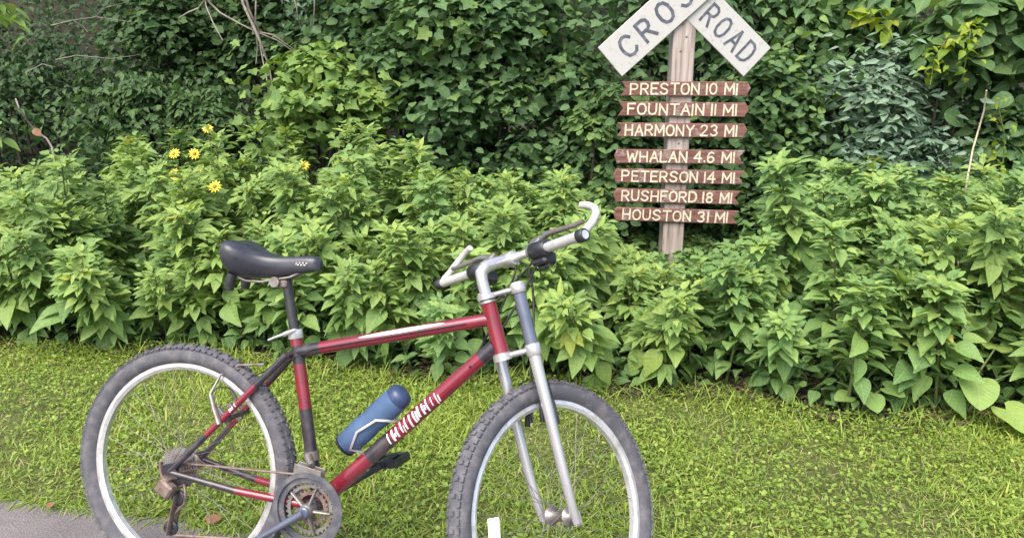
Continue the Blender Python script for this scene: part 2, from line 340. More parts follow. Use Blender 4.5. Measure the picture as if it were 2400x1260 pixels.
# soil strip under the plants, path
def strip(name, lo, hi, z, mat):
    xs = np.linspace(-9, 9, 220); V = []; F = []
    for x in xs: V += [(x, float(lo(x)), z), (x, float(hi(x)), z)]
    for i in range(len(xs)-1): F.append((2*i, 2*i+2, 2*i+3, 2*i+1))
    me = bpy.data.meshes.new(name); me.from_pydata(V, [], F); me.materials.append(mat)
    o = bpy.data.objects.new(name, me); COL.objects.link(o); return tag(o, kind='structure')
strip('soil_bed', lambda x: veg_edge(x)+0.02, lambda x: 6.55, 0.004, M['soil'])
strip('path', lambda x: path_edge(x)-2.6, lambda x: path_edge(x)+0.012*sin(9*x)+0.012*sin(23*x+1), 0.006, M['path'])

def grass():
    L = Leaves(); g = np.random.default_rng(3)
    n = 400000
    x = g.uniform(-5.2, 4.2, n); y = g.uniform(1.0, 4.4, n)
    pe = path_edge(x)+0.03*np.sin(9*x)+0.03*np.sin(23*x+1)+g.normal(0, 0.02, n); ve = veg_edge(x)+np.abs(g.normal(0, 0.10, n))
    k = (y > pe) & (y < ve); x, y = x[k], y[k]; n = len(x)
    patch = np.sin(2.3*x+1.1*y)+np.sin(5.1*x-3.7*y+1)+np.sin(9.0*x+6*y)*0.7
    keep = g.uniform(0, 1, n) < 0.84+0.14*patch; x, y, patch = x[keep], y[keep], patch[keep]; n = len(x)
    a = g.uniform(0, 2*pi, n); el = np.clip(g.normal(0.75, 0.35, n), 0.05, 1.45)
    d = np.stack([np.cos(a)*np.cos(el), np.sin(a)*np.cos(el), np.sin(el)], 1)
    nr = np.stack([-np.cos(a)*np.sin(el), -np.sin(a)*np.sin(el), np.cos(el)], 1)+g.normal(0, 0.25, (n, 3))
    size = np.clip(g.normal(0.036, 0.012, n), 0.012, 0.08)*(1+0.12*patch)
    tint = np.clip(g.normal(0.48, 0.2, n)+0.08*patch, 0, 0.9); dead = g.uniform(0, 1, n) < 0.11-0.06*patch; tint[dead] = g.uniform(0.92, 1, dead.sum())
    L.add(blade(1, 0.09, 0.3, 0.35, w2=0.8), np.stack([x, y, np.full(n, 0.003)], 1), d, nr, size, tint)
    # clover and plantain leaflets among the blades
    n = 150000; x = g.uniform(-5, 4, n); y = g.uniform(1.0, 4.3, n)
    c = np.sin(3.3*x-1.7*y+2)+np.sin(6.1*x+4.3*y)+0.6*np.sin(13*x-9*y)
    k = (y > path_edge(x)+0.03) & (y < veg_edge(x)+0.05) & (c > g.normal(-0.3, 0.9, n)); x, y = x[k], y[k]; n = len(x)
    a = g.uniform(0, 2*pi, n); el = g.normal(0.15, 0.35, n)
    d = np.stack([np.cos(a)*np.cos(el), np.sin(a)*np.cos(el), np.sin(el)], 1)
    L.add(T_ROUND, np.stack([x, y, g.uniform(0.015, 0.05, n)], 1), d, np.array([0, 0, 1])+g.normal(0, 0.25, (n, 3)), g.uniform(0.007, 0.018, n), np.clip(g.normal(0.40, 0.2, n), 0, 0.85))
    # a fringe of longer blades at the foot of the plants and along the path
    n = 7000; x = g.uniform(-3.6, 3.3, n); e = g.uniform(0, 1, n) < 0.35
    y = np.where(e, veg_edge(x)+g.normal(-0.02, 0.07, n), path_edge(x)+np.abs(g.normal(0.02, 0.04, n)))
    a = np.where(e, g.uniform(0, 2*pi, n), g.normal(-pi/2, 0.8, n)); el = np.clip(g.normal(0.8, 0.35, n), 0.05, 1.4)*np.where(e, 1, 0.45)
    d = np.stack([np.cos(a)*np.cos(el), np.sin(a)*np.cos(el), np.sin(el)], 1)
    nr = np.stack([-np.cos(a)*np.sin(el), -np.sin(a)*np.sin(el), np.cos(el)], 1)
    L.add(blade(1, 0.05, 0.3, 0.5), np.stack([x, y, np.full(n, 0.003)], 1), d, nr, np.where(e, g.uniform(0.06, 0.13, n), g.uniform(0.04, 0.09, n)), np.clip(g.normal(0.4, 0.2, n), 0, 0.95))
    tag(L.build('grass', M['grass']), 'short mown grass with clover between the path and the weeds', 'grass', kind='stuff')
grass()

# ---------------------------------------------------------------- the bank of tall weeds
def make_weed(name, h, kind, seed, flower=False):
    g = np.random.default_rng(seed); root = empty(name)
    st = MB(); lv = Leaves()
    lean = g.normal(0, 0.05, 2)
    def P(t): return np.array([lean[0]*t*t*h*1.5, lean[1]*t*t*h*1.5, t*h])
    st.tube([P(t) for t in np.linspace(0, 1, 6)], [0.0075-0.005*t for t in np.linspace(0, 1, 6)], 6)
    nn = int(6+h*10); tw = g.uniform(0, pi)
    for i in range(nn):
        t = 0.22+0.78*(i/(nn-1))**0.85; base = P(min(t, 1)); top = i/(nn-1)
        a0 = tw+i*pi/2+g.normal(0, 0.25)
        big = 0.130*(1-0.45*top**2)*g.uniform(0.85, 1.15)*(0.75+0.35*h)
        for sgn in (0, pi):
            if t < 0.35 and g.uniform() < 0.4: continue
            a = a0+sgn+g.normal(0, 0.15); el = 0.15+0.55*top+g.normal(0, 0.12)
            pet = 0.07*(1-0.5*top)*g.uniform(0.7, 1.2)
            pd = np.array([cos(a)*cos(el), sin(a)*cos(el), sin(el)]); tip = base+pd*pet
            st.tube([base, base+pd*pet*0.5+[0, 0, 0.004], tip], 0.0022, 4, cap=False)
            e2 = -0.32+0.62*top+g.normal(0, 0.28); d = np.array([cos(a)*cos(e2), sin(a)*cos(e2), sin(e2)])
            nr = np.array([-cos(a)*sin(e2), -sin(a)*sin(e2), cos(e2)])+g.normal(0, 0.38, 3)
            if kind == 'lobed': tpl = [T_LOB5, T_LOB3, T_LOB3, T_OVATE][int(g.integers(4))] if top < 0.9 else T_LANCE
            else: tpl = T_OVATE
            lv.add(tpl, tip, d, nr, big*(1.0 if kind == 'lobed' else 0.88)*(1.35 if g.uniform() < 0.08 else 1), np.clip(0.32+0.26*top+g.normal(0, 0.13), 0, 0.9) if g.uniform() > 0.004 else 0.97)
            # axillary shoot with small leaves
            if t > 0.4:
                for q in range(6):
                    aa = a+g.normal(0, 0.9); ee = g.uniform(0.1, 0.8)
                    dd = np.array([cos(aa)*cos(ee), sin(aa)*cos(ee), sin(ee)]); nn_ = np.array([-cos(aa)*sin(ee), -sin(aa)*sin(ee), cos(ee)])+g.normal(0, 0.2, 3)
                    lv.add(T_LANCE if g.uniform() < 0.35 and kind == 'lobed' else T_OVATE, base+dd*g.uniform(0.01, 0.09)+[0, 0, 0.015], dd, nn_, big*g.uniform(0.3, 0.7), np.clip(0.5+g.normal(0, 0.15), 0, 1))
    for q in range(7):                                      # rosette of young leaves at the tip
        a = q*2.4+g.normal(0, 0.2); el = g.uniform(0.35, 1.0); d = np.array([cos(a)*cos(el), sin(a)*cos(el), sin(el)])
        nr = np.array([-cos(a)*sin(el), -sin(a)*sin(el), cos(el)])
        lv.add(T_LANCE if kind == 'lobed' else T_OVATE, P(1.0), d, nr, g.uniform(0.055, 0.10), np.clip(0.70+g.normal(0, 0.13), 0, 0.97))
    st.build('stem', M['stem'], root); lv.build('foliage', M['weed' if kind == 'lobed' else 'broad'], root)
    return root

XP = np.array([-400, 0, 120, 260, 380, 480, 620, 800, 930, 1060, 1180, 1300, 1370, 1420, 1480, 1600, 1700, 1770, 1830, 1900, 1960, 2050, 2200, 2330, 2420, 2800])
YP = np.array([340, 355, 355, 360, 350, 320, 325, 325, 325, 410, 440, 415, 460, 545, 615, 630, 625, 570, 470, 385, 380, 405, 420, 410, 410, 410])
LABELS = {
 'left': ('tall green weed with pointed lobed leaves, left of the bicycle saddle', 'lobed weeds left of the saddle'),
 'mid': ('green weed with pointed lobed leaves between bicycle saddle and signpost', 'lobed weeds between saddle and signpost'),
 'right': ('green weed with broad heart shaped leaves, right of the signpost', 'broad leaved weeds right of the signpost'),
}
def plant_weeds():
    g = np.random.default_rng(5); spots = []
    cand = 0
    while len(spots) < 292 and cand < 30000:
        cand += 1
        x = g.uniform(-3.7, 3.5); y0 = float(veg_edge(x)); y = y0+0.10+g.uniform(0, 1)**1.15*(5.45-y0)
        if abs(x-1.07) < 0.14 and y > 4.68: continue
        if abs(x)/y > 0.84: continue
        dmin = 0.155+0.03*(y-3)
        if any((x-a)**2+(y-b)**2 < dmin*dmin for a, b, *_ in spots): continue
        spots.append((x, y))
    protos = {}
    for kind in ('lobed', 'broad'):
        for h in (0.34, 0.5, 0.68, 0.88):
            protos[kind, h] = [None]*4
    for i, (x, y) in enumerate(spots):
        px = 1200+FPX*x/(y*cos(PITCH)+(CAMH-0.6)*sin(PITCH))
        ytop = float(np.interp(px, XP, YP)); zmax = at(px, ytop, y).z
        front = 0.50+0.48*(y-float(veg_edge(x)))+0.06*sin(4*x)
        h = min(front, zmax-0.02)*g.uniform(0.78, 1.06)
        h = max(0.2, min(h*1.05, 1.15))
        kind = 'broad' if (px > 1640 and g.uniform() < 0.8) or (px < 1640 and g.uniform() < 0.12) else 'lobed'
        hk = min((0.34, 0.5, 0.68, 0.88), key=lambda q: abs(math.log(q/h))); j = int(g.integers(4))
        zone = 'left' if px < 640 else ('mid' if px < 1600 else 'right')
        if protos[kind, hk][j] is None:
            protos[kind, hk][j] = make_weed('weed_plant', hk, kind, 100+int(hk*100)+j*7+(50 if kind == 'broad' else 0)); o = protos[kind, hk][j]
        else: o = copy_tree(protos[kind, hk][j])
        o.location = (x, y, 0.004); o.rotation_mode = 'ZYX'; o.rotation_euler = (0.28-0.06*(y-float(veg_edge(x)))+g.normal(0, 0.15), g.normal(0, 0.17), g.uniform(0, 2*pi)); sc = h/hk; o.scale = (max(sc, 0.85), max(sc, 0.85), sc)
        tag(o, LABELS[zone][0], 'weed', LABELS[zone][1])
plant_weeds()

def undergrowth():
    g = np.random.default_rng(8); L = Leaves()
    n = 46000; x = g.uniform(-6.5, 5.5, n); ve = veg_edge(x); y = ve+0.06+g.uniform(0, 1, n)*(6.4-ve)
    a = g.uniform(0, 2*pi, n); el = g.normal(0.0, 0.4, n); d = np.stack([np.cos(a)*np.cos(el), np.sin(a)*np.cos(el), np.sin(el)], 1)
    top = np.clip(0.16+0.36*(y-ve), 0.14, 0.52)*np.where((np.abs(x-1.0) < 0.5) & (y > 3.9), 0.45, 1)
    L.add(T_OVATE, np.stack([x, y, g.uniform(0.03, 1, n)*top], 1), d, np.array([0, 0, 1])+g.normal(0, 0.3, (n, 3)), g.uniform(0.04, 0.085, n), g.uniform(0.0, 0.55, n))
    tag(L.build('ground_cover', M['broad']), 'low leafy ground cover beneath the tall weeds', 'ground cover', kind='stuff')
    L = Leaves(); n = 5000; x = g.uniform(-3.8, 3.6, n); y = veg_edge(x)+np.abs(g.normal(0.05, 0.25, n))-0.05
    a = g.uniform(0, 2*pi, n); el = g.normal(0.1, 0.25, n); d = np.stack([np.cos(a)*np.cos(el), np.sin(a)*np.cos(el), np.sin(el)], 1)
    L.add(T_LANCE, np.stack([x, y, g.uniform(0.006, 0.03, n)], 1), d, np.array([0, 0, 1])+g.normal(0, 0.3, (n, 3)), g.uniform(0.02, 0.055, n), g.uniform(0, 0.9, n))
    tag(L.build('leaf_litter', M['litter']), 'brown dead leaf litter along the foot of the weeds', 'leaf litter', kind='stuff')
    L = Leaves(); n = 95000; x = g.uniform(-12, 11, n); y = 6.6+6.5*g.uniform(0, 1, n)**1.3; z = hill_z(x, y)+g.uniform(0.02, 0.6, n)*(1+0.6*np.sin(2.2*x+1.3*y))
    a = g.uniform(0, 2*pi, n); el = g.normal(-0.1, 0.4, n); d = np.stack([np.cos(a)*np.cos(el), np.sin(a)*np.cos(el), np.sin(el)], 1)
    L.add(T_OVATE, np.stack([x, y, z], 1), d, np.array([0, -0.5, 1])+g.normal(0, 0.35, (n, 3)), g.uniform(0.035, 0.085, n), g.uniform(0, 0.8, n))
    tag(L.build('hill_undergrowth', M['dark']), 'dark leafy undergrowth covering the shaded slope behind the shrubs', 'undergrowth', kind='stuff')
undergrowth()

# yellow flowers standing out of the weeds
def flower(px, py, Y, label, face):
    p = at(px, py, Y); h = p.z; root = empty('yellow_flower', (p.x, Y, 0.004), label, 'flower', 'yellow flowers in the weeds')
    g = np.random.default_rng(int(px)); st = MB(); lv = Leaves(); pts = [(0.03*sin(t*3), 0, t*h) for t in np.linspace(0, 1, 7)]
    st.tube(pts, [0.005, 0.005, 0.0045, 0.004, 0.0035, 0.003, 0.003], 6); st.build('stem', M['stem'], root)
    for i in range(10):
        t = 0.25+0.065*i; a = i*2.4; el = g.uniform(-0.2, 0.4); d = np.array([cos(a)*cos(el), sin(a)*cos(el), sin(el)])
        lv.add(T_LANCE, (0.03*sin(t*3), 0, t*h), d, (0, 0, 1), 0.14*(1.15-t), g.uniform(0.3, 0.7))
    lv.build('foliage', M['weed'], root)
    c = np.array([0.03*sin(3), 0, h]); f = unit(np.array(face, float)); u = unit(np.cross(f, [0, 0, 1.0])); v = np.cross(u, f)
    pe = Leaves()
    for i in range(11):
        a = 2*pi*i/11; d = (u*cos(a)+v*sin(a))+f*0.12; pe.add(T_LANCE, c+f*0.004+0.008*(u*cos(a)+v*sin(a)), d, f, g.uniform(0.026, 0.032), 0.5)
    hd = pe.build('flower_head', M['petal'], root)
    di = MB(); di.lathe(c, f, [(-0.012, 0.004), (-0.004, 0.012), (0.004, 0.012), (0.009, 0.008), (0.011, 0.003)], 12); di.build('disc', M['disc'], hd)
flower(485, 303, 4.8, 'yellow flower standing highest above the weeds, upper left', (0.1, -0.75, 0.6))
flower(407, 362, 4.45, 'yellow flower at the left of the side by side pair under the highest flower', (-0.2, -0.8, 0.5))
flower(454, 362, 4.45, 'yellow flower at the right of the side by side pair under the highest flower', (0.3, -0.8, 0.4))
flower(406, 408, 4.3, 'yellow flower straight below the left flower of the side by side pair', (-0.1, -0.7, 0.7))
flower(710, 391, 4.1, 'yellow flower alone to the right, above the bicycle saddle', (0.0, -0.8, 0.6))
flower(502, 439, 4.0, 'yellow flower lowest and nearest among the weeds', (0.1, -0.85, 0.5))

# ---------------------------------------------------------------- shrubs and vines behind
def shrub(name, label, cat, px, py, Y, rx, rz, ry, n, tpl, size, mat, seed, nb=18, up=0.7, out=0.85, droop=0.35, tint=(0.45, 0.2), base=None, group=None, rb=0.36):
    g = np.random.default_rng(seed); c = at(px, py, Y); gz = float(hill_z(c.x, Y))
    root = empty(name, (c.x, Y, gz), label, cat, group); cz = c.z-gz
    lv = Leaves(); br = MB(); C = []
    for i in range(nb):
        th = g.uniform(0, 2*pi); u = g.uniform(-0.75, 0.95); r = g.uniform(0.45, 0.85); k = math.sqrt(1-u*u)*r
        C.append((k*cos(th)*rx, k*sin(th)*ry, u*r*rz+cz, g.uniform(0.7, 1.25)*rb*min(rx, rz)))
    C.append((0, 0, cz, 0.55*min(rx, rz)))
    q = g.normal(0, 0.5, (n//2, 3)); q = np.clip(q, -1.15, 1.15)          # loose leaves between the clumps
    p = q*np.array([rx, ry, rz])+np.array([0, -0.1*ry, cz]); p[:, 2] = np.maximum(p[:, 2], 0.03); a = g.uniform(0, 2*pi, len(p))
    lv.add(tpl, p, np.stack([np.cos(a), np.sin(a), -droop-0*a], 1), unit(q)*out*0.6+np.array([0, -0.15, up])+g.normal(0, 0.35, (len(p), 3)), size*np.clip(g.normal(1, 0.25, len(p)), 0.45, 1.6), np.clip(g.normal(tint[0], tint[1], len(p)), 0, 1))
    C = np.array(C); wts = C[:, 3]**2; cnt = (n*wts/wts.sum()).astype(int)
    for (cx, cy, zz, r), k in zip(C, cnt):
        v = unit(g.normal(0, 1, (k, 3))+np.array([0, -0.35, 0.3])); rr = r*(1-0.45*g.uniform(0, 1, k)**2)
        p = np.array([cx, cy, zz])+v*rr[:, None]*np.array([1.15, 1, 0.85])
        p[:, 2] = np.maximum(p[:, 2], 0.03)
        nr = v*out+np.array([0, 0, up])+g.normal(0, 0.33, (k, 3)); a = g.uniform(0, 2*pi, k)
        d = v*np.array([0.9, 0.9, 0.15])+np.stack([np.cos(a), np.sin(a), np.zeros(k)], 1)*0.65-np.array([0, 0, droop])
        cl = g.normal(0, 0.14)
        lv.add(tpl if g.uniform() < 0.7 else (T_ROUND if tpl is not T_LANCE else T_LANCE), p, d, nr, size*np.clip(g.normal(1, 0.32, k), 0.4, 1.8), np.clip(g.normal(tint[0]+cl, tint[1], k), 0, 1))
        b0 = Vector((0.75*cx, 0.75*cy, 0)); e = Vector((cx, cy, zz)); m_ = b0.lerp(e, 0.5)+Vector((g.normal(0, 0.06), g.normal(0, 0.06), 0.1))
        if g.uniform() < 0.4: br.tube([b0.lerp(m_, 0.7), m_, m_.lerp(e, 0.5), e, e+Vector((g.normal(0, 0.1), g.normal(0, 0.1), r*0.6))], [0.016, 0.013, 0.010, 0.007, 0.003], 6)
    br.tube([(0, 0.1, 0), (0.02, 0.1, cz*0.4), (0, 0.05, cz*0.8)], [0.018, 0.014, 0.006], 6); br.build('branch', M['twig'], root); lv.build('foliage', M[mat], root); return root

shrub('grape_vine', 'broad mound of vine leaves overhanging a dark hollow, between dead branches and signpost', 'vine', 1125, 110, 5.9, 0.85, 0.85, 0.5, 5200, T_GRAPE, 0.07, 'grape', 21, nb=22, out=0.8, rb=0.36)
shrub('bright_shrub', 'pale yellowish green shrub directly beneath the dead branches', 'shrub', 770, 235, 5.75, 0.52, 0.36, 0.4, 1500, T_GRAPE, 0.075, 'bright', 22, nb=14, tint=(0.55, 0.2))
shrub('leafy_shrub', 'mid green shrub between the dead branches and the vine mound, at top edge', 'shrub', 860, 40, 6.4, 0.5, 0.55, 0.4, 1500, T_ROUND, 0.075, 'grape', 23)
shrub('leafy_shrub', 'dark small leaved shrub just left of the mileage boards', 'shrub', 1440, 300, 5.55, 0.34, 0.50, 0.35, 1500, T_ROUND, 0.06, 'grape', 24, tint=(0.35, 0.15))
shrub('leafy_shrub', 'dark shrub filling the background behind the white crossed boards', 'shrub', 1640, 40, 6.2, 0.75, 0.65, 0.4, 2000, T_OVATE, 0.08, 'grape', 25, tint=(0.25, 0.15), nb=16)
shrub('leafy_shrub', 'low green shrub with rounded leaves, right of the arrow tips of the upper boards', 'shrub', 1830, 250, 5.6, 0.36, 0.45, 0.35, 1300, T_ROUND, 0.07, 'grape', 26, tint=(0.5, 0.2))
shrub('bluegreen_shrub', 'blue grey green shrub with narrow leaves, right of the signpost', 'shrub', 2050, 240, 5.7, 0.52, 0.42, 0.4, 4200, T_LANCE, 0.08, 'blue', 27, nb=20, droop=0.1, up=0.5, out=1.0, tint=(0.6, 0.22))
shrub('bluegreen_shrub', 'low blue green shrub with narrow leaves near the tall dry stalk', 'shrub', 2090, 380, 5.45, 0.55, 0.26, 0.3, 2600, T_LANCE, 0.075, 'blue', 28, droop=0.1, up=0.5, out=1.0, tint=(0.5, 0.2))
shrub('leafy_shrub', 'mid green shrub at the top edge above the blue grey shrub', 'shrub', 1960, 40, 6.1, 0.55, 0.42, 0.4, 1500, T_OVATE, 0.095, 'grape', 29, tint=(0.45, 0.22))
shrub('large_leaved_shrub', 'shrub with large pointed leaves in the top right corner', 'shrub', 2310, 90, 5.5, 0.46, 0.44, 0.4, 1100, T_OVATE, 0.13, 'grape', 30, tint=(0.45, 0.18))
shrub('leafy_shrub', 'dark green shrub at the right edge behind the tall dry stalk', 'shrub', 2370, 330, 5.5, 0.45, 0.42, 0.35, 1500, T_ROUND, 0.075, 'grape', 31, tint=(0.3, 0.16))
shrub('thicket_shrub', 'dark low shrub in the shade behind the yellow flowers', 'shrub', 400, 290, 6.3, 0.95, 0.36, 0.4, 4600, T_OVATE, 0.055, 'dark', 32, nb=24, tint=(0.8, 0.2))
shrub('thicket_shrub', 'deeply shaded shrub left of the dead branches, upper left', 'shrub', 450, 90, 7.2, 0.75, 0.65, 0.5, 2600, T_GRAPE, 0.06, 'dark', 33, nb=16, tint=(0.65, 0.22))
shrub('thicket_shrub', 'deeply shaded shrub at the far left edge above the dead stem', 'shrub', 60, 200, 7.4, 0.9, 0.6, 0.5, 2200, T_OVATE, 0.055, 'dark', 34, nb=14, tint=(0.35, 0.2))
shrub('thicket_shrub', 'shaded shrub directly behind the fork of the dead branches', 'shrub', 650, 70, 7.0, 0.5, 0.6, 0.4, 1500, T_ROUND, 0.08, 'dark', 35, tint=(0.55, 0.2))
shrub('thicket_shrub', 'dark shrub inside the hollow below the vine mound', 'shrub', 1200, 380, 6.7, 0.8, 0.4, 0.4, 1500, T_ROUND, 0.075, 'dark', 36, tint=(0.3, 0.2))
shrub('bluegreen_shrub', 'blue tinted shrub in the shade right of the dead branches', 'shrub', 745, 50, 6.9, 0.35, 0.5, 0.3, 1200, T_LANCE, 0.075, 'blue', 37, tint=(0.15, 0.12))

for i, (px, py, Y, rx, rz, mat, ti) in enumerate([(1010, 400, 5.75, 0.5, 0.22, 'grape', .3), (1270, 400, 5.7, 0.45, 0.26, 'grape', .22), (1440, 440, 5.5, 0.36, 0.28, 'grape', .5), (1560, 420, 5.6, 0.4, 0.4, 'grape', .3)]):
    shrub('low_brush', 'low shaded leafy brush between the weeds and vine mound, left of the signpost', 'shrub', px, py, Y, rx, rz, 0.3, 1500, T_ROUND, 0.065, mat, 70+i, tint=(ti, 0.18), group='low brush left of the signpost')
for i, (px, py, Y, rx, rz, mat, ti) in enumerate([(1780, 400, 5.5, 0.42, 0.34, 'grape', .5), (1950, 420, 5.5, 0.45, 0.26, 'grape', .45), (2160, 430, 5.45, 0.45, 0.26, 'grape', .4), (2340, 430, 5.4, 0.42, 0.28, 'grape', .4), (1690, 300, 5.7, 0.35, 0.4, 'grape', .2)]):
    shrub('low_brush', 'low leafy brush behind the tall weeds, right of the signpost', 'shrub', px, py, Y, rx, rz, 0.3, 1500, T_ROUND, 0.07, mat, 80+i, tint=(ti, 0.18), group='low brush right of the signpost')
# lime coloured young vine shoots
def shoot(label, pts, Y, size, n, seed):
    g = np.random.default_rng(seed); P = [at(a, b, Y+g.normal(0, 0.03)) for a, b in pts]; r = P[-1]
    root = empty('climbing_vine', (r.x, r.y, r.z), label, 'vine', 'lime young vine shoots'); st = MB(); st.tube([p-r for p in P], 0.004, 5); st.build('stem', M['stem'], root)
    lv = Leaves()
    for i in range(n):
        t = g.uniform(0, len(P)-1.001); k = int(t); p = P[k].lerp(P[k+1], t-k)-r; a = g.uniform(0, 2*pi); el = g.normal(-0.25, 0.3)
        d = np.array([cos(a)*cos(el), sin(a)*cos(el), sin(el)]); lv.add(T_OVATE, np.array(p)+g.normal(0, 0.035, 3), d, np.array([0, -0.5, 1])+g.normal(0, 0.3, 3), size*g.uniform(0.6, 1.3), np.clip(g.normal(0.5, 0.25), 0, 1))
    lv.build('foliage', M['lime'], root)
shoot('lime green vine shoot hanging in the upper right, left of the large leaves', [(2290, 40), (2260, 80), (2220, 90), (2190, 140), (2180, 200)], 5.1, 0.065, 60, 41)
shoot('lime yellow vine tip hanging below the large leaves, upper right', [(2275, 70), (2268, 110), (2262, 150), (2255, 190)], 5.05, 0.05, 32, 42)
shoot('lime vine shoot hanging down at the right edge beside the tall dry stalk', [(2340, 250), (2355, 320), (2350, 390), (2345, 420)], 5.05, 0.045, 26, 43)
shoot('lime leafy sprig at the top edge, right of the white crossed boards', [(2090, 60), (2060, 45), (2030, 40), (2000, 30)], 5.6, 0.11, 22, 44)

# trees added to shade the hollow, crowns out of view; only sprigs reach in
def tree(label, x, y, h, cr, cz, n, seed):
    g = np.random.default_rng(seed); gz = float(hill_z(x, y)); root = empty('added_shade_tree', (x, y, gz-0.05), label, 'tree')
    t = MB(); top = Vector((g.normal(0, 0.2), g.normal(0, 0.2)-0.3, h))
    t.tube([(0, 0, 0), (0.03, 0, h*0.3), top*0.65, top], [0.13, 0.11, 0.08, 0.03], 10)
    lv = Leaves()
    for i in range(20):
        th = g.uniform(0, 2*pi); r = cr*math.sqrt(g.uniform(0.1, 1)); e = Vector((top.x+r*cos(th), top.y+r*sin(th), cz-gz+g.uniform(0, 1)*(h-cz+gz)))
        s = top*g.uniform(0.45, 0.9); t.tube([s, s.lerp(e, 0.5)+Vector((0, 0, 0.15)), e], [0.035, 0.02, 0.006], 6)
        k = n//20; v = unit(g.normal(0, 1, (k, 3))); p = np.array(e)+v*g.uniform(0.1, 0.62, (k, 1))*np.array([1, 1, 0.55])
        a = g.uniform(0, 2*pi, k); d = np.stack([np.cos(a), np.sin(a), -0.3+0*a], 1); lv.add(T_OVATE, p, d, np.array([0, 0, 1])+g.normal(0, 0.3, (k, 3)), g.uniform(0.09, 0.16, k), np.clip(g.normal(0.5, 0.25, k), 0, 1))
    t.build('added_tree_trunk', M['twig'], root); lv.build('added_tree_crown', M['dark'], root)
tree('added tree shading the upper left hollow', -3.4, 8.2, 5.0, 2.0, 2.9, 3600, 51)
tree('added shade tree standing behind the dead branches', -1.4, 8.6, 5.2, 1.9, 2.9, 3600, 52)
tree('added shade tree standing behind the signpost', 1.6, 9.0, 5.0, 1.7, 3.3, 1800, 53)
tree('added shade tree standing behind the top right shrubs', 4.4, 9.0, 5.0, 1.7, 3.3, 1600, 54)
def sprig(label, pts, Y, n, seed):
    g = np.random.default_rng(seed); P = [at(a, b, Y) for a, b in pts]; r = P[0]; root = empty('leafy_sprig', r, label, 'sprig'); st = MB(); st.tube([p-r for p in P], [0.008]+[0.004]*(len(P)-1), 6); st.build('branch', M['twig'], root); lv = Leaves()
    for i in range(n):
        t = g.uniform(0.6, len(P)-1.001); k = int(t); p = P[k].lerp(P[k+1], t-k)-r; a = g.uniform(0, 2*pi); d = np.array([cos(a), sin(a)*0.6, -0.35]); lv.add(T_OVATE, np.array(p)+g.normal(0, 0.05, 3), d, np.array([0, -0.3, 1])+g.normal(0, 0.25, 3), g.uniform(0.07, 0.12), g.uniform(0.3, 0.9))
    lv.build('foliage', M['bright'], root)
sprig('bright green sprig hanging into the top left corner', [(-150, -160), (-60, -60), (10, 20), (60, 80)], 5.2, 34, 61)
sprig('small bright sprig reaching in at the left edge beside the dead stem', [(-160, 330), (-60, 310), (-20, 300), (30, 312)], 4.9, 14, 62)

# dead branches, dead stem, dry stalk
def wood(name, label, cat, Y, paths, mat, part='branch'):
    r = at(paths[0][0][-1][0], paths[0][0][-1][1], Y); root = empty(name, (r.x, r.y, r.z), label, cat)
    for pts, r0, r1 in paths:
        g = random.Random(int(pts[0][0])); P = [at(a, b, Y+g.uniform(-0.12, 0.12))-r for a, b in pts]; m = MB(); n = len(P)
        m.tube(P, [r0+(r1-r0)*i/(n-1) for i in range(n)], 7); m.build(part, M[mat], root)
    return root
wood('dead_branch', 'grey bare dead branches hanging at the top left of centre', 'dead branch', 6.0, [
 ([(540, -120), (570, 10), (600, 75), (618, 120), (632, 160), (640, 215)], 0.013, 0.006), ([(555, -100), (582, 20), (606, 70), (612, 120), (626, 190)], 0.011, 0.005),
 ([(600, -90), (600, 0), (598, 60), (604, 110), (600, 150)], 0.008, 0.004), ([(440, -90), (480, 0), (465, 20), (440, 30), (420, 42)], 0.010, 0.004),
 ([(460, -60), (490, 5), (515, 30), (560, 55), (600, 75), (650, 95), (700, 130)], 0.009, 0.004), ([(478, -30), (483, 15), (500, 55), (522, 95)], 0.007, 0.003),
 ([(690, -80), (690, 0), (695, 20), (702, 60)], 0.006, 0.003), ([(735, -60), (737, 10), (735, 60)], 0.006, 0.003), ([(606, 75), (640, 82), (680, 110), (715, 132)], 0.006, 0.002)], 'deadwood')
wood('dead_branch', 'thin pale twigs lying across the dark hollow, upper left', 'dead branch', 6.6, [
 ([(120, 60), (170, 48), (225, 40), (310, 52)], 0.005, 0.002), ([(170, 48), (195, 62), (205, 75)], 0.003, 0.0015), ([(130, 140), (180, 130), (260, 138), (330, 128)], 0.004, 0.002), ([(225, 40), (240, 20), (300, 5)], 0.003, 0.0015), ([(60, 170), (100, 150), (120, 156)], 0.004, 0.002)], 'deadwood')
d = wood('dead_sapling', 'bare crooked dead stem rising from the weeds at the left', 'dead stem', 5.6, [([(37, 232), (45, 255), (62, 280), (85, 308), (110, 325), (122, 345), (135, 420), (140, 520)], 0.006, 0.009)], 'deadwood', 'stem')
def curled(parent, px, py, Y, size):
    L = Leaves(); r = at(px, py, Y)-parent.location; L.add(T_ROUND, np.array(r), (0.7, -0.2, -0.5), (0.2, -0.8, 0.5), size, 0.5); L.build('dry_leaf', M['fallen'], parent)
curled(d, 78, 303, 5.57, 0.075)
wood('dry_stalk', 'tall thin pale dry stalk rising right of the signpost', 'stalk', 3.45, [([(2312, 212), (2306, 260), (2280, 350), (2265, 430), (2252, 540), (2245, 620), (2238, 760)], 0.0035, 0.006)], 'straw', 'stem')

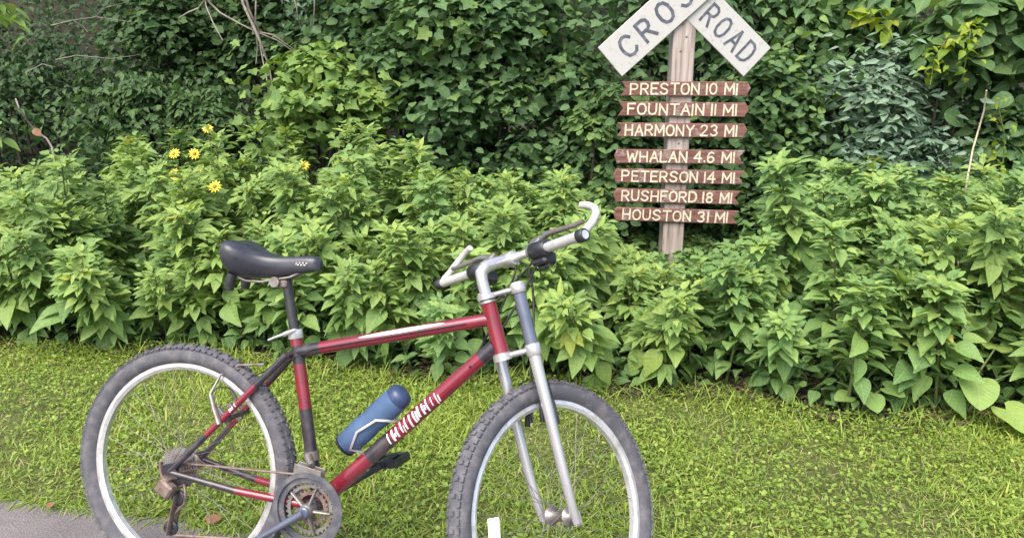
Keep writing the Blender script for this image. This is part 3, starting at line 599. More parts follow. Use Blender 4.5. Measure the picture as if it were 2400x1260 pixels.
# burdock with big rounded leaves at the lower right, and other low weeds at the edge
def burdock(px, py, Y, label, leaves, seed):
    g = np.random.default_rng(seed); p = at(px, py, Y); root = empty('burdock_plant', (p.x, Y, 0.004), label, 'weed', 'big leaved weeds at the foot of the bank'); st = MB(); lv = Leaves()
    for (dx, dy, z, a, size, tilt) in leaves:
        e = np.array([dx, dy, z]); st.tube([(0, 0, 0), (dx*0.4, dy*0.4, z*0.7), tuple(e)], [0.006, 0.005, 0.004], 6)
        d = np.array([cos(a)*cos(tilt), sin(a)*cos(tilt), sin(tilt)]); nr = np.array([-cos(a)*sin(tilt), -sin(a)*sin(tilt), cos(tilt)])+np.array([0, -0.35, 0.15])
        lv.add(T_BURDOCK, e, d, nr, size, g.uniform(0.45, 0.75))
    st.build('stem', M['stem'], root); lv.build('foliage', M['broad'], root)
burdock(2260, 960, 2.82, 'weed with two huge rounded leaves low at the right edge of the grass', [(-0.02, -0.08, 0.19, -1.9, 0.13, -0.45), (0.07, -0.14, 0.10, -1.2, 0.14, -0.25), (0.22, 0.0, 0.22, 0.2, 0.12, -0.2), (0.15, 0.1, 0.26, 1.0, 0.11, 0.1)], 1)
burdock(2020, 960, 2.85, 'small weed with rounded leaves at the grass edge, left of the huge leaves', [(0.0, -0.05, 0.10, -1.6, 0.09, -0.2), (0.07, -0.03, 0.13, -0.6, 0.08, -0.1), (-0.06, 0, 0.08, 3.4, 0.07, 0)], 2)
def fallen(px, py, label, size, rz):
    p = at(px, py, 2.0); k = (0-CAMH)/(p.z-CAMH); p = Vector((0, 0, CAMH)).lerp(p, k); L = Leaves()
    L.add(T_ROUND, (0, 0, 0.028), (cos(rz), sin(rz), 0.1), (0.1, -0.3, 1), size, 0.5); o = L.build('fallen_leaf', M['fallen']); o.location = (p.x, p.y, 0.0)
    tag(o, label, 'leaf', 'fallen brown leaves')
fallen(485, 1240, 'fallen brown leaf on the path edge inside the rear wheel', 0.05, 0.6)
fallen(120, 1205, 'fallen brown leaf on the path edge left of the rear wheel', 0.035, 2.0)

# ---------------------------------------------------------------- mileage signpost
STROKES = {
 'A': [[(0, 0), (.35, 1), (.7, 0)], [(.14, .36), (.56, .36)]], 'C': [[(.68, .8), (.56, .95), (.36, 1), (.14, .92), (.02, .7), (0, .5), (.02, .3), (.14, .08), (.36, 0), (.56, .05), (.68, .2)]],
 'D': [[(0, 0), (0, 1), (.36, 1), (.58, .88), (.68, .62), (.68, .38), (.58, .12), (.36, 0), (0, 0)]], 'E': [[(.58, 1), (0, 1), (0, 0), (.58, 0)], [(0, .53), (.46, .53)]], 'F': [[(.58, 1), (0, 1), (0, 0)], [(0, .53), (.46, .53)]],
 'G': [[(.66, .82), (.52, .96), (.32, 1), (.1, .88), (0, .5), (.1, .12), (.32, 0), (.56, .05), (.68, .2), (.68, .46), (.4, .46)]],
 'H': [[(0, 0), (0, 1)], [(.64, 0), (.64, 1)], [(0, .5), (.64, .5)]], 'I': [[(0, 0), (0, 1)]], 'L': [[(0, 1), (0, 0), (.54, 0)]], 'M': [[(0, 0), (.02, 1), (.4, .3), (.78, 1), (.8, 0)]],
 'N': [[(0, 0), (0, 1), (.64, 0), (.64, 1)]], 'O': [[(.34, 1), (.56, .92), (.68, .68), (.68, .32), (.56, .08), (.34, 0), (.12, .08), (0, .32), (0, .68), (.12, .92), (.34, 1)]],
 'P': [[(0, 0), (0, 1)], [(.03, 1), (.4, 1), (.58, .9), (.62, .74), (.56, .56), (.4, .48), (.03, .48)]], 'R': [[(0, 0), (0, 1)], [(.03, 1), (.4, 1), (.58, .9), (.62, .74), (.56, .56), (.4, .48), (.03, .48)], [(.3, .48), (.64, 0)]],
 'S': [[(.62, .84), (.48, .98), (.28, 1), (.08, .92), (.02, .74), (.12, .58), (.5, .44), (.62, .28), (.56, .1), (.36, 0), (.14, .03), (0, .18)]],
 'T': [[(0, 1), (.68, 1)], [(.34, 1), (.34, 0)]], 'U': [[(0, 1), (0, .3), (.1, .06), (.32, 0), (.54, .06), (.64, .3), (.64, 1)]], 'W': [[(0, 1), (.22, 0), (.46, .75), (.7, 0), (.92, 1)]],
 'Y': [[(0, 1), (.34, .5), (.68, 1)], [(.34, .5), (.34, 0)]], '0': [[(.3, 1), (.5, .9), (.58, .66), (.58, .34), (.5, .1), (.3, 0), (.1, .1), (0, .34), (0, .66), (.1, .9), (.3, 1)]], '1': [[(0, 0), (0, 1)]],
 '2': [[(.02, .8), (.14, .96), (.34, 1), (.54, .9), (.56, .68), (.4, .44), (0, 0), (.6, 0)]], '3': [[(.02, .88), (.2, 1), (.4, .98), (.54, .84), (.5, .64), (.3, .54), (.5, .46), (.58, .26), (.46, .05), (.24, 0), (.02, .12)]],
 '4': [[(.46, 0), (.46, 1)], [(.44, .98), (0, .34), (.64, .34)]], '6': [[(.52, .92), (.34, 1), (.14, .88), (.02, .58), (.02, .28), (.1, .08), (.28, 0), (.48, .06), (.58, .24), (.54, .44), (.36, .56)], [(.36, .56), (.18, .52), (.04, .36)]],
 '8': [[(.3, .54), (.12, .62), (.06, .78), (.12, .92), (.3, 1), (.48, .92), (.54, .78), (.48, .62), (.3, .54)], [(.3, .54), (.1, .44), (.02, .26), (.1, .08), (.3, 0), (.5, .08), (.58, .26), (.5, .44), (.3, .54)]], '.': [[(0, 0), (0, .1)]]}
ADV = {'I': .30, '1': .30, ' ': .42, 'M': 1.06, 'W': 1.18, 'E': .84, 'F': .84, 'L': .8, '.': .26}
def strokes(ch):
    out = []
    for pts in STROKES.get(ch, []):
        cur = [pts[0]]
        for i in range(1, len(pts)):
            cur.append(pts[i])
            if i < len(pts)-1:
                a = Vector(pts[i])-Vector(pts[i-1]); b = Vector(pts[i+1])-Vector(pts[i])
                if a.normalized().dot(b.normalized()) < -0.25: out.append(cur); cur = [pts[i]]
        out.append(cur)
    return out
def ribbon(mb, pts, t, T, depth):
    """a stroke with mitred corners, standing depth proud of the board"""
    P = [Vector((a, b)) for a, b in pts]; closed = (P[0]-P[-1]).length < 1e-6; n = len(P); A = []
    for i in range(n):
        d0 = (P[i]-P[i-1]).normalized() if i else ((P[0]-P[-2]).normalized() if closed else None)
        d1 = (P[i+1]-P[i]).normalized() if i < n-1 else ((P[1]-P[0]).normalized() if closed else None)
        d0 = d0 or d1; d1 = d1 or d0; q = (d0+d1); q = q.normalized() if q.length > 1e-3 else d1
        nn = Vector((-q.y, q.x)); c = max(0.6, nn.dot(Vector((-d1.y, d1.x))))
        ext = Vector((0, 0)) if closed or 0 < i < n-1 else d1*(t*0.45)*(-1 if i == 0 else 1)
        A.append((P[i]+ext+nn*(t/2/c), P[i]+ext-nn*(t/2/c)))
    vs = [];
    for a, b in A: vs += [T(a.x, a.y, depth), T(b.x, b.y, depth), T(a.x, a.y, 0), T(b.x, b.y, 0)]
    fs = []
    for i in range(n-1):
        o = 4*i; fs += [(o, o+1, o+5, o+4), (o, o+4, o+6, o+2), (o+1, o+3, o+7, o+5)]
    if not closed: fs += [(0, 2, 3, 1), (4*n-4, 4*n-3, 4*n-1, 4*n-2)]
    mb.add(vs, fs, 0, False)
def lettering(mb, text, x0, x1, y0, h, t, T, depth=0.0025):
    adv = [ADV.get(c, .94) for c in text]; tot = sum(adv)-(ADV.get(text[-1], .94)-max([p[0] for s in STROKES[text[-1]] for p in s]))
    sx = (x1-x0)/tot; x = x0; g = random.Random(text)
    for c, a in zip(text, adv):
        jy = g.uniform(-0.03, 0.03)*h
        for k, s in enumerate(strokes(c)):
            ribbon(mb, [(x+px*sx, y0+jy+py*h) for px, py in s], t*g.uniform(0.9, 1.12), T, depth+0.0003*k)
        x += a*sx
SX, SY = 1.072, 4.85            # post centre line x, front face y
post = empty('mileage_signpost', (SX, SY+0.07, 0.0), 'weathered wooden signpost with white crossed boards above seven brown mileage boards', 'signpost')
def to_post(p): return Vector(p)-Vector((SX, SY+0.07, 0))
mb = MB(); mb.box((0, 0, 1.0), (0, 0, 1.06), (0.069, 0, 0), (0, 0.069, 0), 0, 0.006); mb.build('post', M['post'], post)
mb = MB()
for dx, z in ((0.012, 1.585), (-0.015, 1.66), (0.0, 0.93), (-0.02, 1.50)):
    mb = MB(); mb.lathe((dx, -0.0695, z), (0, -1, 0), [(-0.002, 0.007), (0.002, 0.007), (0.0035, 0.004)], 10); mb.build('bolt', M['steel'], post)
def board(text, xl, xr, yl, yr, tl, tr, arrow, hz=0.088):
    y = SY-0.022
    a = to_post(at(xl, yl, y)); b = to_post(at(xr, yr, y)); c = (a+b)/2; ux = (b-a); L = ux.length; ux.normalize(); uz = Vector((0, -1, 0)).cross(ux)*-1; uz = Vector((-ux.z, 0, ux.x)); uy = Vector((0, -1, 0))
    hw, hh, n = L/2, hz/2, 0.035
    if arrow > 0: O = [(-hw, -hh), (hw-n*0.7, -hh), (hw, 0.004), (hw-n*0.7, hh), (-hw, hh), (-hw+n*0.8, 0)]
    else: O = [(-hw+n*0.5, -hh), (hw, -hh), (hw-n, 0), (hw, hh), (-hw+n*0.5, hh), (-hw, 0)]
    bd = MB(); k = 6; th = 0.02; e = 0.0035
    def W(p, d): return c+ux*p[0]+uz*p[1]+uy*d
    ins = [(p[0]*(1-e/hw*1.2), p[1]*(1-e/hh)) for p in O]
    vs = [W(p, -th) for p in O]+[W(p, -e) for p in O]+[W(p, 0) for p in ins]
    bd.add(vs, [(j*k+i, j*k+(i+1) % k, (j+1)*k+(i+1) % k, (j+1)*k+i) for j in range(2) for i in range(k)]+[tuple(range(2*k, 3*k)), tuple(range(k-1, -1, -1))], 0, False)
    o = bd.build('mileage_board', M['board'], post, 'brown board reading '+text)
    lt = MB(); s = L/(xr-xl); mid = (xl+xr)/2
    lettering(lt, text, (tl-mid)*s, (tr-mid)*s, -0.033, 0.064, 0.0102, lambda a_, b_, d_: W((a_, b_), d_))
    lt.build('lettering', M['letter'], o)
    for q in (-0.022, 0.024):
        sc_ = MB(); pc = W((SX-0.0-(c.x+SX)+q, 0.03 if q > 0 else -0.031), 0); sc_.lathe(pc, (0, -1, 0), [(-0.001, 0.0045), (0.0016, 0.004)], 10); sc_.build('screw', M['steel'], o)
board('PRESTON 10 MI', 1457, 1760, 208, 209, 1478, 1727, 1); board('FOUNTAIN 11 MI', 1450, 1756, 255, 258, 1472, 1725, 1); board('HARMONY 23 MI', 1447, 1752, 304, 307, 1466, 1726, 1)
board('WHALAN 4.6 MI', 1440, 1745, 366, 369, 1470, 1720, -1); board('PETERSON 14 MI', 1438, 1745, 411, 417, 1458, 1720, -1); board('RUSHFORD 18 MI', 1438, 1735, 457, 464, 1458, 1714, -1); board('HOUSTON 31 MI', 1438, 1730, 501, 510, 1460, 1704, -1)
def crossbuck(ang, letters, y, label):
    c = to_post(at(1611, -19, SY)); c.y = -0.07-y; ux = Vector((cos(ang), 0, sin(ang))); uz = Vector((-sin(ang), 0, cos(ang))); uy = Vector((0, -1, 0))
    bd = MB(); bd.box(c-uy*0.009, ux*0.622, uz*0.117, uy*0.009, 0, 0.003); o = bd.build('crossbuck_board', M['white_board'], post, label)
    lt = MB()
    for j, (ch, xx, hgt, wd, t) in enumerate(letters):
        if j == 4 and len(set(q[0] for q in letters)) == 6 and letters[0][0] == 'R': lt.build('lettering', M['black_letter'], o); lt = MB()
        for k, s in enumerate(strokes(ch)): ribbon(lt, [(xx+(a-0.34)*wd, (b-0.5)*hgt) for a, b in s], t, lambda a_, b_, d_: c+ux*a_+uz*b_+uy*d_, 0.0012+0.0003*k)
    lt.build('lettering', M['black_letter'], o)
crossbuck(rad(42), [(ch, -0.478+0.147*i, 0.125, 0.118, 0.020) for i, ch in enumerate('CROSSING')], 0.024, 'white crossed board with the word CROSSING')
crossbuck(rad(-42), [(ch, (-0.53+0.108*i) if i < 4 else (0.205+0.108*(i-4)), 0.122, 0.095, 0.0165) for i, ch in enumerate('RAILROAD')], 0.003, 'white crossed board with the word RAILROAD')

# ---------------------------------------------------------------- mountain bike leaning on its kickstand
BX, BY, TH, LEAN, PSI, WB, R = -0.9198, 1.7776, 0.24635, 0.23615, 0.97462, 1.0614, 0.335
F = Vector((cos(TH), -sin(TH), 0)); L0 = Vector((sin(TH), cos(TH), 0)); U0 = Vector((0, 0, 1))
U = U0*cos(LEAN)+L0*sin(LEAN); Lf = L0*cos(LEAN)-U0*sin(LEAN)
bike = empty('mountain_bike', (BX, BY, 0.006), 'red and black mountain bike with silver fork parked on the path edge', 'bicycle')
bike.rotation_euler = Matrix((F, Lf, U)).transposed().to_euler()
HA = rad(71); AX = Vector((-cos(HA), 0, sin(HA))); FS = Vector((sin(HA), 0, cos(HA))); BASE = Vector((WB, 0, R))-FS*0.045
FR = FS*cos(PSI)+Vector((0, 1, 0))*sin(PSI); LR = -FS*sin(PSI)+Vector((0, 1, 0))*cos(PSI)
def S(p): return BASE+FR*p[0]+LR*p[1]+AX*p[2]
def lerp(a, b, t): return Vector(a).lerp(Vector(b), t)
BB = Vector((0.405, 0, 0.285)); ST = Vector((0.320, 0, 0.70)); HT = S((0, 0, 0.555)); HB = S((0, 0, 0.43)); RA = Vector((0, 0, R))
# frame: red, black and white sections
fr = MB()
def striped(a, b, r0, r1, secs, flat=(1, 1)):
    for t0, t1, m in secs: fr.tube([lerp(a, b, t0), lerp(a, b, (t0+t1)/2), lerp(a, b, t1)], [r0+(r1-r0)*t0, r0+(r1-r0)*(t0+t1)/2, r0+(r1-r0)*t1], 14, m, flat=flat)
fr.tube([S((0, 0, 0.428)), S((0, 0, 0.44)), S((0, 0, 0.5)), S((0, 0, 0.55)), S((0, 0, 0.558))], [0.021, 0.0195, 0.019, 0.0195, 0.021], 16, 0)
TTf, TTr = S((0, 0, 0.515)), lerp(BB, ST, 0.95); striped(TTr, TTf, 0.0165, 0.0165, [(0, .13, 1), (.13, .5, 0), (.5, 1, 0)])
DTt, DTb = S((0, 0, 0.455)), BB; striped(DTt, DTb, 0.0185, 0.0215, [(.02, .09, 1), (.09, .3, 0), (.3, .57, 0), (.57, .70, 1), (.70, 1, 0)])
striped(BB, lerp(BB, ST, 1.04), 0.0165, 0.0165, [(0, .57, 1), (.57, .84, 0), (.84, .95, 1), (.95, 1, 0)])
fr.lathe(BB, (0, 1, 0), [(-0.036, 0.019), (-0.034, 0.021), (0.034, 0.021), (0.036, 0.019)], 20, 1)
for s in (-1, 1):
    a = Vector((0.0, s*0.066, R)); b = Vector((0.305, s*0.022, 0.672))
    striped(b, a, 0.0095, 0.008, [(0, .26, 1), (.26, .68, 0), (.68, 1, 1)])
    c = Vector((0.38, s*0.03, 0.288)); d2 = Vector((0.19, s*0.05, 0.305))
    fr.tube([c, d2], [0.011, 0.010], 10, 0); fr.tube([d2, lerp(d2, a, .5), a], [0.010, 0.009, 0.008], 10, 1)
    fr.box((0.0, s*0.066, R), (0.02, 0, 0.006), (0, 0.004, 0), (-0.006, 0, 0.022), 1, 0.002)
fr.tube([(0.305, -0.024, 0.668), (0.312, 0, 0.672), (0.305, 0.024, 0.668)], 0.010, 8, 1); fr.tube([(0.155, -0.048, 0.49), (0.17, 0, 0.5), (0.155, 0.048, 0.49)], 0.007, 8, 1)
frame = fr.build('frame', [M['red'], M['black_paint']], bike)
def ribbon_flat(mb, pts, t, T):
    P = [Vector(p) for p in pts]; vs = []
    for i, p in enumerate(P):
        d = (P[min(i+1, len(P)-1)]-P[max(i-1, 0)]).normalized(); q = Vector((-d.y, d.x))*t/2; vs += [T(*(p+q)), T(*(p-q))]
    mb.add(vs, [(2*i, 2*i+1, 2*i+3, 2*i+2) for i in range(len(P)-1)], 0, False)
# worn white decals, slanted strokes like illegible lettering, wrapped on the near side of the tubes
def decal(a, b, t0, t1, rad_, w0, n, mid=0.0):
    dc = MB(); a, b = Vector(a), Vector(b); L = (b-a).length; u = (b-a).normalized(); side = Vector((0, -1, 0)); up = side.cross(u); g = random.Random(n)
    if up.z < 0: up = -up
    sg = 1 if u.x > 0 else -1; h = w0*rad_
    def T(x, y, k=[0]): an = mid+y/rad_; return lerp(a, b, t0)+u*(x*sg if sg > 0 else (t1-t0)*L-x)+side*cos(an)*(rad_+0.0012+dc_lift[0])+up*sin(an)*(rad_+0.0012+dc_lift[0])
    dc_lift = [0.0]; cw = (t1-t0)*L/n; st = min(cw*0.30, h*0.55)
    for i in range(n):
        x0 = cw*i+st*0.6; x1 = cw*(i+1)-st*0.9; form = g.randrange(5); sl = 0.25*h
        def stroke(pts):
            dc_lift[0] += 0.00006; Q = []
            for (p, q) in zip(pts[:-1], pts[1:]): Q += [(p[0]+(q[0]-p[0])*k/5+sl*(p[1]+(q[1]-p[1])*k/5)/h, p[1]+(q[1]-p[1])*k/5) for k in range(5)]
            Q.append((pts[-1][0]+sl*pts[-1][1]/h, pts[-1][1])); ribbon_flat(dc, Q, st*g.uniform(0.7, 1.5), T)
        lo, hi = -h*g.uniform(0.55, 1), h*g.uniform(0.55, 1)
        stroke([(x0, lo), (x0+st*g.uniform(-.3, .3), hi)])
        if form < 3: stroke([(x1-st*0.4, -h*g.uniform(0.2, 1)), (x1, h*g.uniform(0.1, 0.9))])
    dc.build('frame_decal', M['decal_and_highlight'], frame)
decal(DTt, DTb, .30, .58, .021, 0.9, 12); 
highlight = MB(); sv = []  # tapered white streak: the sky's highlight painted along the top tube
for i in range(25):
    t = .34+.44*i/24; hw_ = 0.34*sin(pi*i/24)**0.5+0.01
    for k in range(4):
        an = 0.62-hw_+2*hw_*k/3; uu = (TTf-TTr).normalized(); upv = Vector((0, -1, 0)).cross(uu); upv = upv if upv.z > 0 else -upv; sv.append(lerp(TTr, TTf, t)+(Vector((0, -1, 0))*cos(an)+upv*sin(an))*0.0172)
highlight.add(sv, [(4*i+k, 4*i+k+1, 4*i+k+5, 4*i+k+4) for i in range(24) for k in range(3)]); highlight.build('top_tube_highlight', M['decal_and_highlight'], frame)
decal((0.305, -0.022, 0.672), (0, -0.066, R), .40, .47, .0093, 0.6, 3)

def wheel(T, name_label, spokes_seed, refl):
    root = bpy.data.objects.new('wheel', None); COL.objects.link(root); root.parent = bike
    if name_label: root['label'] = name_label
    m = MB(T); n = 22; prof = []
    for i in range(n):
        q = 2*pi*i/n; prof.append((0.0255*sin(q), 0.307+0.0265*cos(q)))
    m.lathe((0, 0, 0), (0, 1, 0), prof, 80, 0, close=True)
    for k in range(112):                       # tread knobs
        q = 2*pi*k/112
        for y, rr, hy, ht in ((-0.019, 0.3255, 0.004, 0.0085), (0.019, 0.3255, 0.004, 0.0085), (-0.006 if k % 2 else 0.006, 0.3325, 0.006, 0.0065)):
            c = Vector((cos(q)*rr, y, sin(q)*rr)); rd = Vector((cos(q), 0, sin(q))); tg = Vector((-sin(q), 0, cos(q))); rdy = (rd+Vector((0, y*22, 0))).normalized()
            m.box(c, tg*ht*0.75, tg.cross(rdy)*hy, rdy*0.004)
    m.build('tyre', M['rubber'], root)
    m = MB(T); m.lathe((0, 0, 0), (0, 1, 0), [(-0.012, 0.284), (-0.013, 0.274), (-0.008, 0.266), (0.008, 0.266), (0.013, 0.274), (0.012, 0.284)], 80, 0, smooth=False, close=True); m.build('rim', M['alloy'], root)
    m = MB(T); m.lathe((0, 0, 0), (0, 1, 0), [(-0.056, 0.006), (-0.046, 0.010), (-0.034, 0.012), (-0.033, 0.024), (-0.030, 0.024), (-0.027, 0.013), (0.027, 0.013), (0.030, 0.024), (0.033, 0.024), (0.034, 0.012), (0.046, 0.010), (0.056, 0.006)], 24); m.build('hub', M['steel'], root)
    m = MB(T)
    for k in range(32):
        s = -1 if k % 2 else 1; q = 2*pi*k/32; hq = q+(0.9 if (k//2) % 2 else -0.9)
        m.tube([(cos(hq)*0.022, s*0.031, sin(hq)*0.022), (cos(q)*0.264, s*0.003, sin(q)*0.264)], 0.0008, 4, cap=False)
    m.build('spoke_set', M['steel'], root)
    if refl:
        m = MB(T); c, u = refl; c = Vector(c); u = Vector(u).normalized(); m.box(c, u*0.034, Vector((0, 1, 0)).cross(u)*0.015, Vector((0, 0.005, 0)), 0, 0.002); m.build('reflector', M['reflector'], root)
    return root
wheel(lambda p: RA+Vector(p), 'rear bicycle wheel', 1, None)
# the front wheel stands in the steered fork; axle at S(0.045,0,0)
UPw = AX*cos(pi/2-HA)+FR*sin(pi/2-HA)*cos(PSI)
def TF(p): return S((0.045, 0, 0))+FR*p[0]+LR*p[1]+AX*p[2]
wheel(TF, 'front bicycle wheel turned away from the viewer', 2, ((-0.215, -0.012, 0.045), (0.25, 0, 1)))

# fork
fk = MB(S)
for s in (-1, 1):
    fk.tube([(0.040, s*0.060, -0.012), (0.037, s*0.062, 0.03), (0.037, s*0.064, 0.12), (0.042, s*0.065, 0.30), (0.045, s*0.065, 0.415)], [0.010, 0.0115, 0.0128, 0.0142, 0.0155], 14)
    fk.box((0.045, s*0.058, -0.004), (0.012, 0, 0), (0, 0.005, 0), (0, 0, 0.016), 0, 0.002)
fork = fk.build('fork', M['silver'], bike)
fk = MB(S)
for z, x1, hz in ((0.418, 0.046, 0.010), (0.572, 0.050, 0.008)):
    for s in (-1, 1): fk.lathe((x1, s*0.065, z), (0, 0, 1), [(-hz*1.4, 0.0185), (-hz*1.2, 0.0195), (hz*1.2, 0.0195), (hz*1.4, 0.0185)], 18)
    fk.tube([(x1, -0.05, z), (0.018, -0.02, z), (0.018, 0.02, z), (x1, 0.05, z)], hz*0.8, 10, flat=(1.5, 1.0)); fk.lathe((0, 0, z), (0, 0, 1), [(-hz*0.8, 0.024), (hz*0.8, 0.024)], 18)
fk.build('fork_crown', M['silver'], fork)
fk = MB(S)
for s in (-1, 1): fk.tube([(0.046, s*0.065, 0.43), (0.048, s*0.065, 0.5), (0.05, s*0.065, 0.560)], 0.0158, 14)
fk.build('stanchion', M['slate'], fork)
fk = MB(S)
for s in (-1, 1): fk.lathe((0.05, s*0.065, 0.582), (0, 0, 1), [(0, 0.0165), (0.004, 0.0155), (0.006, 0.009)], 16)
fk.build('top_cap', M['alloy'], fork)
fk = MB(S)                                                     # front cantilever brake
for s in (-1, 1):
    fk.tube([(0.066, s*0.056, 0.225), (0.078, s*0.046, 0.27), (0.074, s*0.05, 0.335)], [0.008, 0.007, 0.005], 8); fk.box((0.058, s*0.022, 0.262), (0.006, 0, 0.026), (0, 0.005, 0), (-0.005, 0, 0.001), 0, 0.001)
fk.tube([(0.074, -0.05, 0.335), (0.085, 0, 0.345), (0.074, 0.05, 0.335)], 0.002, 6); fk.build('front_brake', M['plastic'], bike)
# headset and stem
mb = MB(S); mb.lathe((0, 0, 0.556), (0, 0, 1), [(0, 0.022), (0.006, 0.022), (0.007, 0.019), (0.014, 0.018)], 20); mb.build('headset_cup', M['steel'], bike); mb = MB(S); mb.lathe((0, 0, 0.422), (0, 0, 1), [(-0.002, 0.023), (0.006, 0.023), (0.008, 0.020)], 20); mb.build('headset_cup', M['steel'], bike)
BARZ, BARX = 0.650, 0.105
mb = MB(S); mb.tube([(0, 0, 0.58), (0, 0, 0.615), (0.003, 0, 0.632), (0.02, 0, 0.644), (0.05, 0, 0.648), (BARX-0.012, 0, BARZ)], [0.0145, 0.0145, 0.0155, 0.0165, 0.0155, 0.015], 16); mb.lathe((BARX, 0, BARZ), (0, 1, 0), [(-0.024, 0.017), (-0.02, 0.0195), (0.02, 0.0195), (0.024, 0.017)], 18); mb.build('stem', M['silver'], bike)
# handlebar with grips, bar ends, levers, shifters
HWD = 0.295
mb = MB(S); mb.tube([(BARX-0.022, -HWD, BARZ-0.004), (BARX-0.012, -0.16, BARZ-0.002), (BARX, -0.06, BARZ), (BARX, 0.06, BARZ), (BARX-0.012, 0.16, BARZ-0.002), (BARX-0.022, HWD, BARZ-0.004)], 0.0105, 14); bar = mb.build('handlebar', M['alloy'], bike)
for s in (-1, 1):
    bx = lambda y: BARX-0.022*min(1, max(0, (y-0.06)/(HWD-0.06)))
    mb = MB(S); ys = np.linspace(0.158, 0.272, 15); mb.tube([(bx(y), s*y, BARZ-0.003) for y in ys], [0.0130 if i % 2 else 0.0123 for i in range(15)], 14); mb.build('grip', M['grip'], bar)
    mb = MB(S); mb.lathe((bx(.283), s*0.283, BARZ-0.004), (0, 1, 0), [(-0.011, 0.0135), (-0.010, 0.0155), (0.010, 0.0155), (0.011, 0.0135)], 16, 1)
    x0 = bx(.283); mb.tube([(x0+0.012, s*0.283, BARZ+0.004), (x0+0.042, s*0.285, BARZ+0.020), (x0+0.070, s*0.282, BARZ+0.040), (x0+0.086, s*0.268, BARZ+0.056), (x0+0.092, s*0.246, BARZ+0.068), (x0+0.092, s*0.224, BARZ+0.075)], [0.0098, 0.0098, 0.0098, 0.0096, 0.0094, 0.009], 12); mb.build('bar_end', [M['grip'], M['plastic']], bar)
    mb = MB(S); mb.lathe((bx(.125), s*0.125, BARZ-0.002), (0, 1, 0), [(-0.028, 0.016), (-0.024, 0.0215), (0.024, 0.0215), (0.028, 0.016)], 16); mb.box((bx(.12)+0.014, s*0.115, BARZ-0.026), (0.022, 0, -0.006), (0, 0.026, 0), (0.004, 0, 0.016), 0, 0.006)
    mb.tube([(bx(.1)+0.01, s*0.1, BARZ-0.04), (bx(.1)+0.0, s*0.12, BARZ-0.048), (bx(.1)-0.01, s*0.15, BARZ-0.046)], [0.008, 0.007, 0.004], 8); mb.build('shifter', M['plastic'], bar)
    mb = MB(S); mb.box((bx(.09)+0.016, s*0.092, BARZ+0.012), (0.02, 0, 0.012), (0, 0.016, 0), (-0.006, 0, 0.011), 0, 0.004); mb.lathe((bx(.09), s*0.092, BARZ-0.001), (0, 1, 0), [(-0.009, 0.0145), (0.009, 0.0145)], 14)
    mb.tube([(bx(.1)+0.030, s*0.098, BARZ+0.022), (bx(.15)+0.034, s*0.135, BARZ+0.032), (bx(.2)+0.036, s*0.185, BARZ+0.030), (bx(.25)+0.034, s*0.24, BARZ+0.028), (bx(.26)+0.038, s*0.262, BARZ+0.030)], [0.0085, 0.008, 0.007, 0.006, 0.006], 10); mb.build('brake_lever', M['steel'], bar)
mb = MB()
for a, s, e in ((S((BARX+0.03, -0.08, BARZ)), -1, lerp(DTt, DTb, .12)), (S((BARX+0.03, 0.08, BARZ)), 1, lerp(DTt, DTb, .14)), (S((BARX+0.02, -0.06, BARZ-.02)), -1, lerp(TTf, TTr, .12)), (S((BARX+0.02, 0.06, BARZ-.01)), 1, S((0.08, 0, 0.35)))):
    m1 = a+S((0.13, -s*0.05, 0.05))-BASE; m2 = e.lerp(a, 0.45)+FR*0.06+Vector((0, -s*0.012, 0)); pts = []
    for i in range(13):
        t = i/12; pts.append(a*(1-t)**3+m1*3*t*(1-t)**2+m2*3*t*t*(1-t)+(e+Vector((0, -s*0.02, 0)))*t**3)
    mb.tube(pts, 0.0032, 7)
mb.tube([lerp(TTf, TTr, .12)+Vector((0, -.019, 0)), lerp(TTf, TTr, .9)+Vector((0, -.019, 0)), Vector((0.2, -0.03, 0.6))], 0.0016, 5); mb.build('control_cable', M['cable'], bike)
# seat post, clamp, saddle
SP = Vector((0.279, 0, 0.872))
mb = MB(); mb.tube([lerp(BB, ST, .9), ST, SP], 0.0132, 14); mb.build('seat_post', M['plastic'], bike)
mb = MB(); c = lerp(BB, ST, 1.06); ud = (ST-BB).normalized(); mb.lathe(c, ud, [(-0.012, 0.0185), (-0.01, 0.0195), (0.01, 0.0195), (0.012, 0.0185)], 18); mb.tube([c+Vector((-.02, -.024, 0)), c+Vector((-.02, .024, 0))], 0.006, 8)
mb.tube([c+Vector((-.012, -.026, .004)), c+Vector((0.014, -.032, .014)), c+Vector((0.02, -.034, .016))], [0.006, 0.005, 0.004], 8); mb.tube([c+Vector((-.014, -.028, .002)), c+Vector((-.035, -.03, -.006)), c+Vector((-.062, -.026, -.018))], [0.007, 0.006, 0.005], 8, flat=(1, 0.6)); mb.build('seat_clamp', M['alloy'], bike)
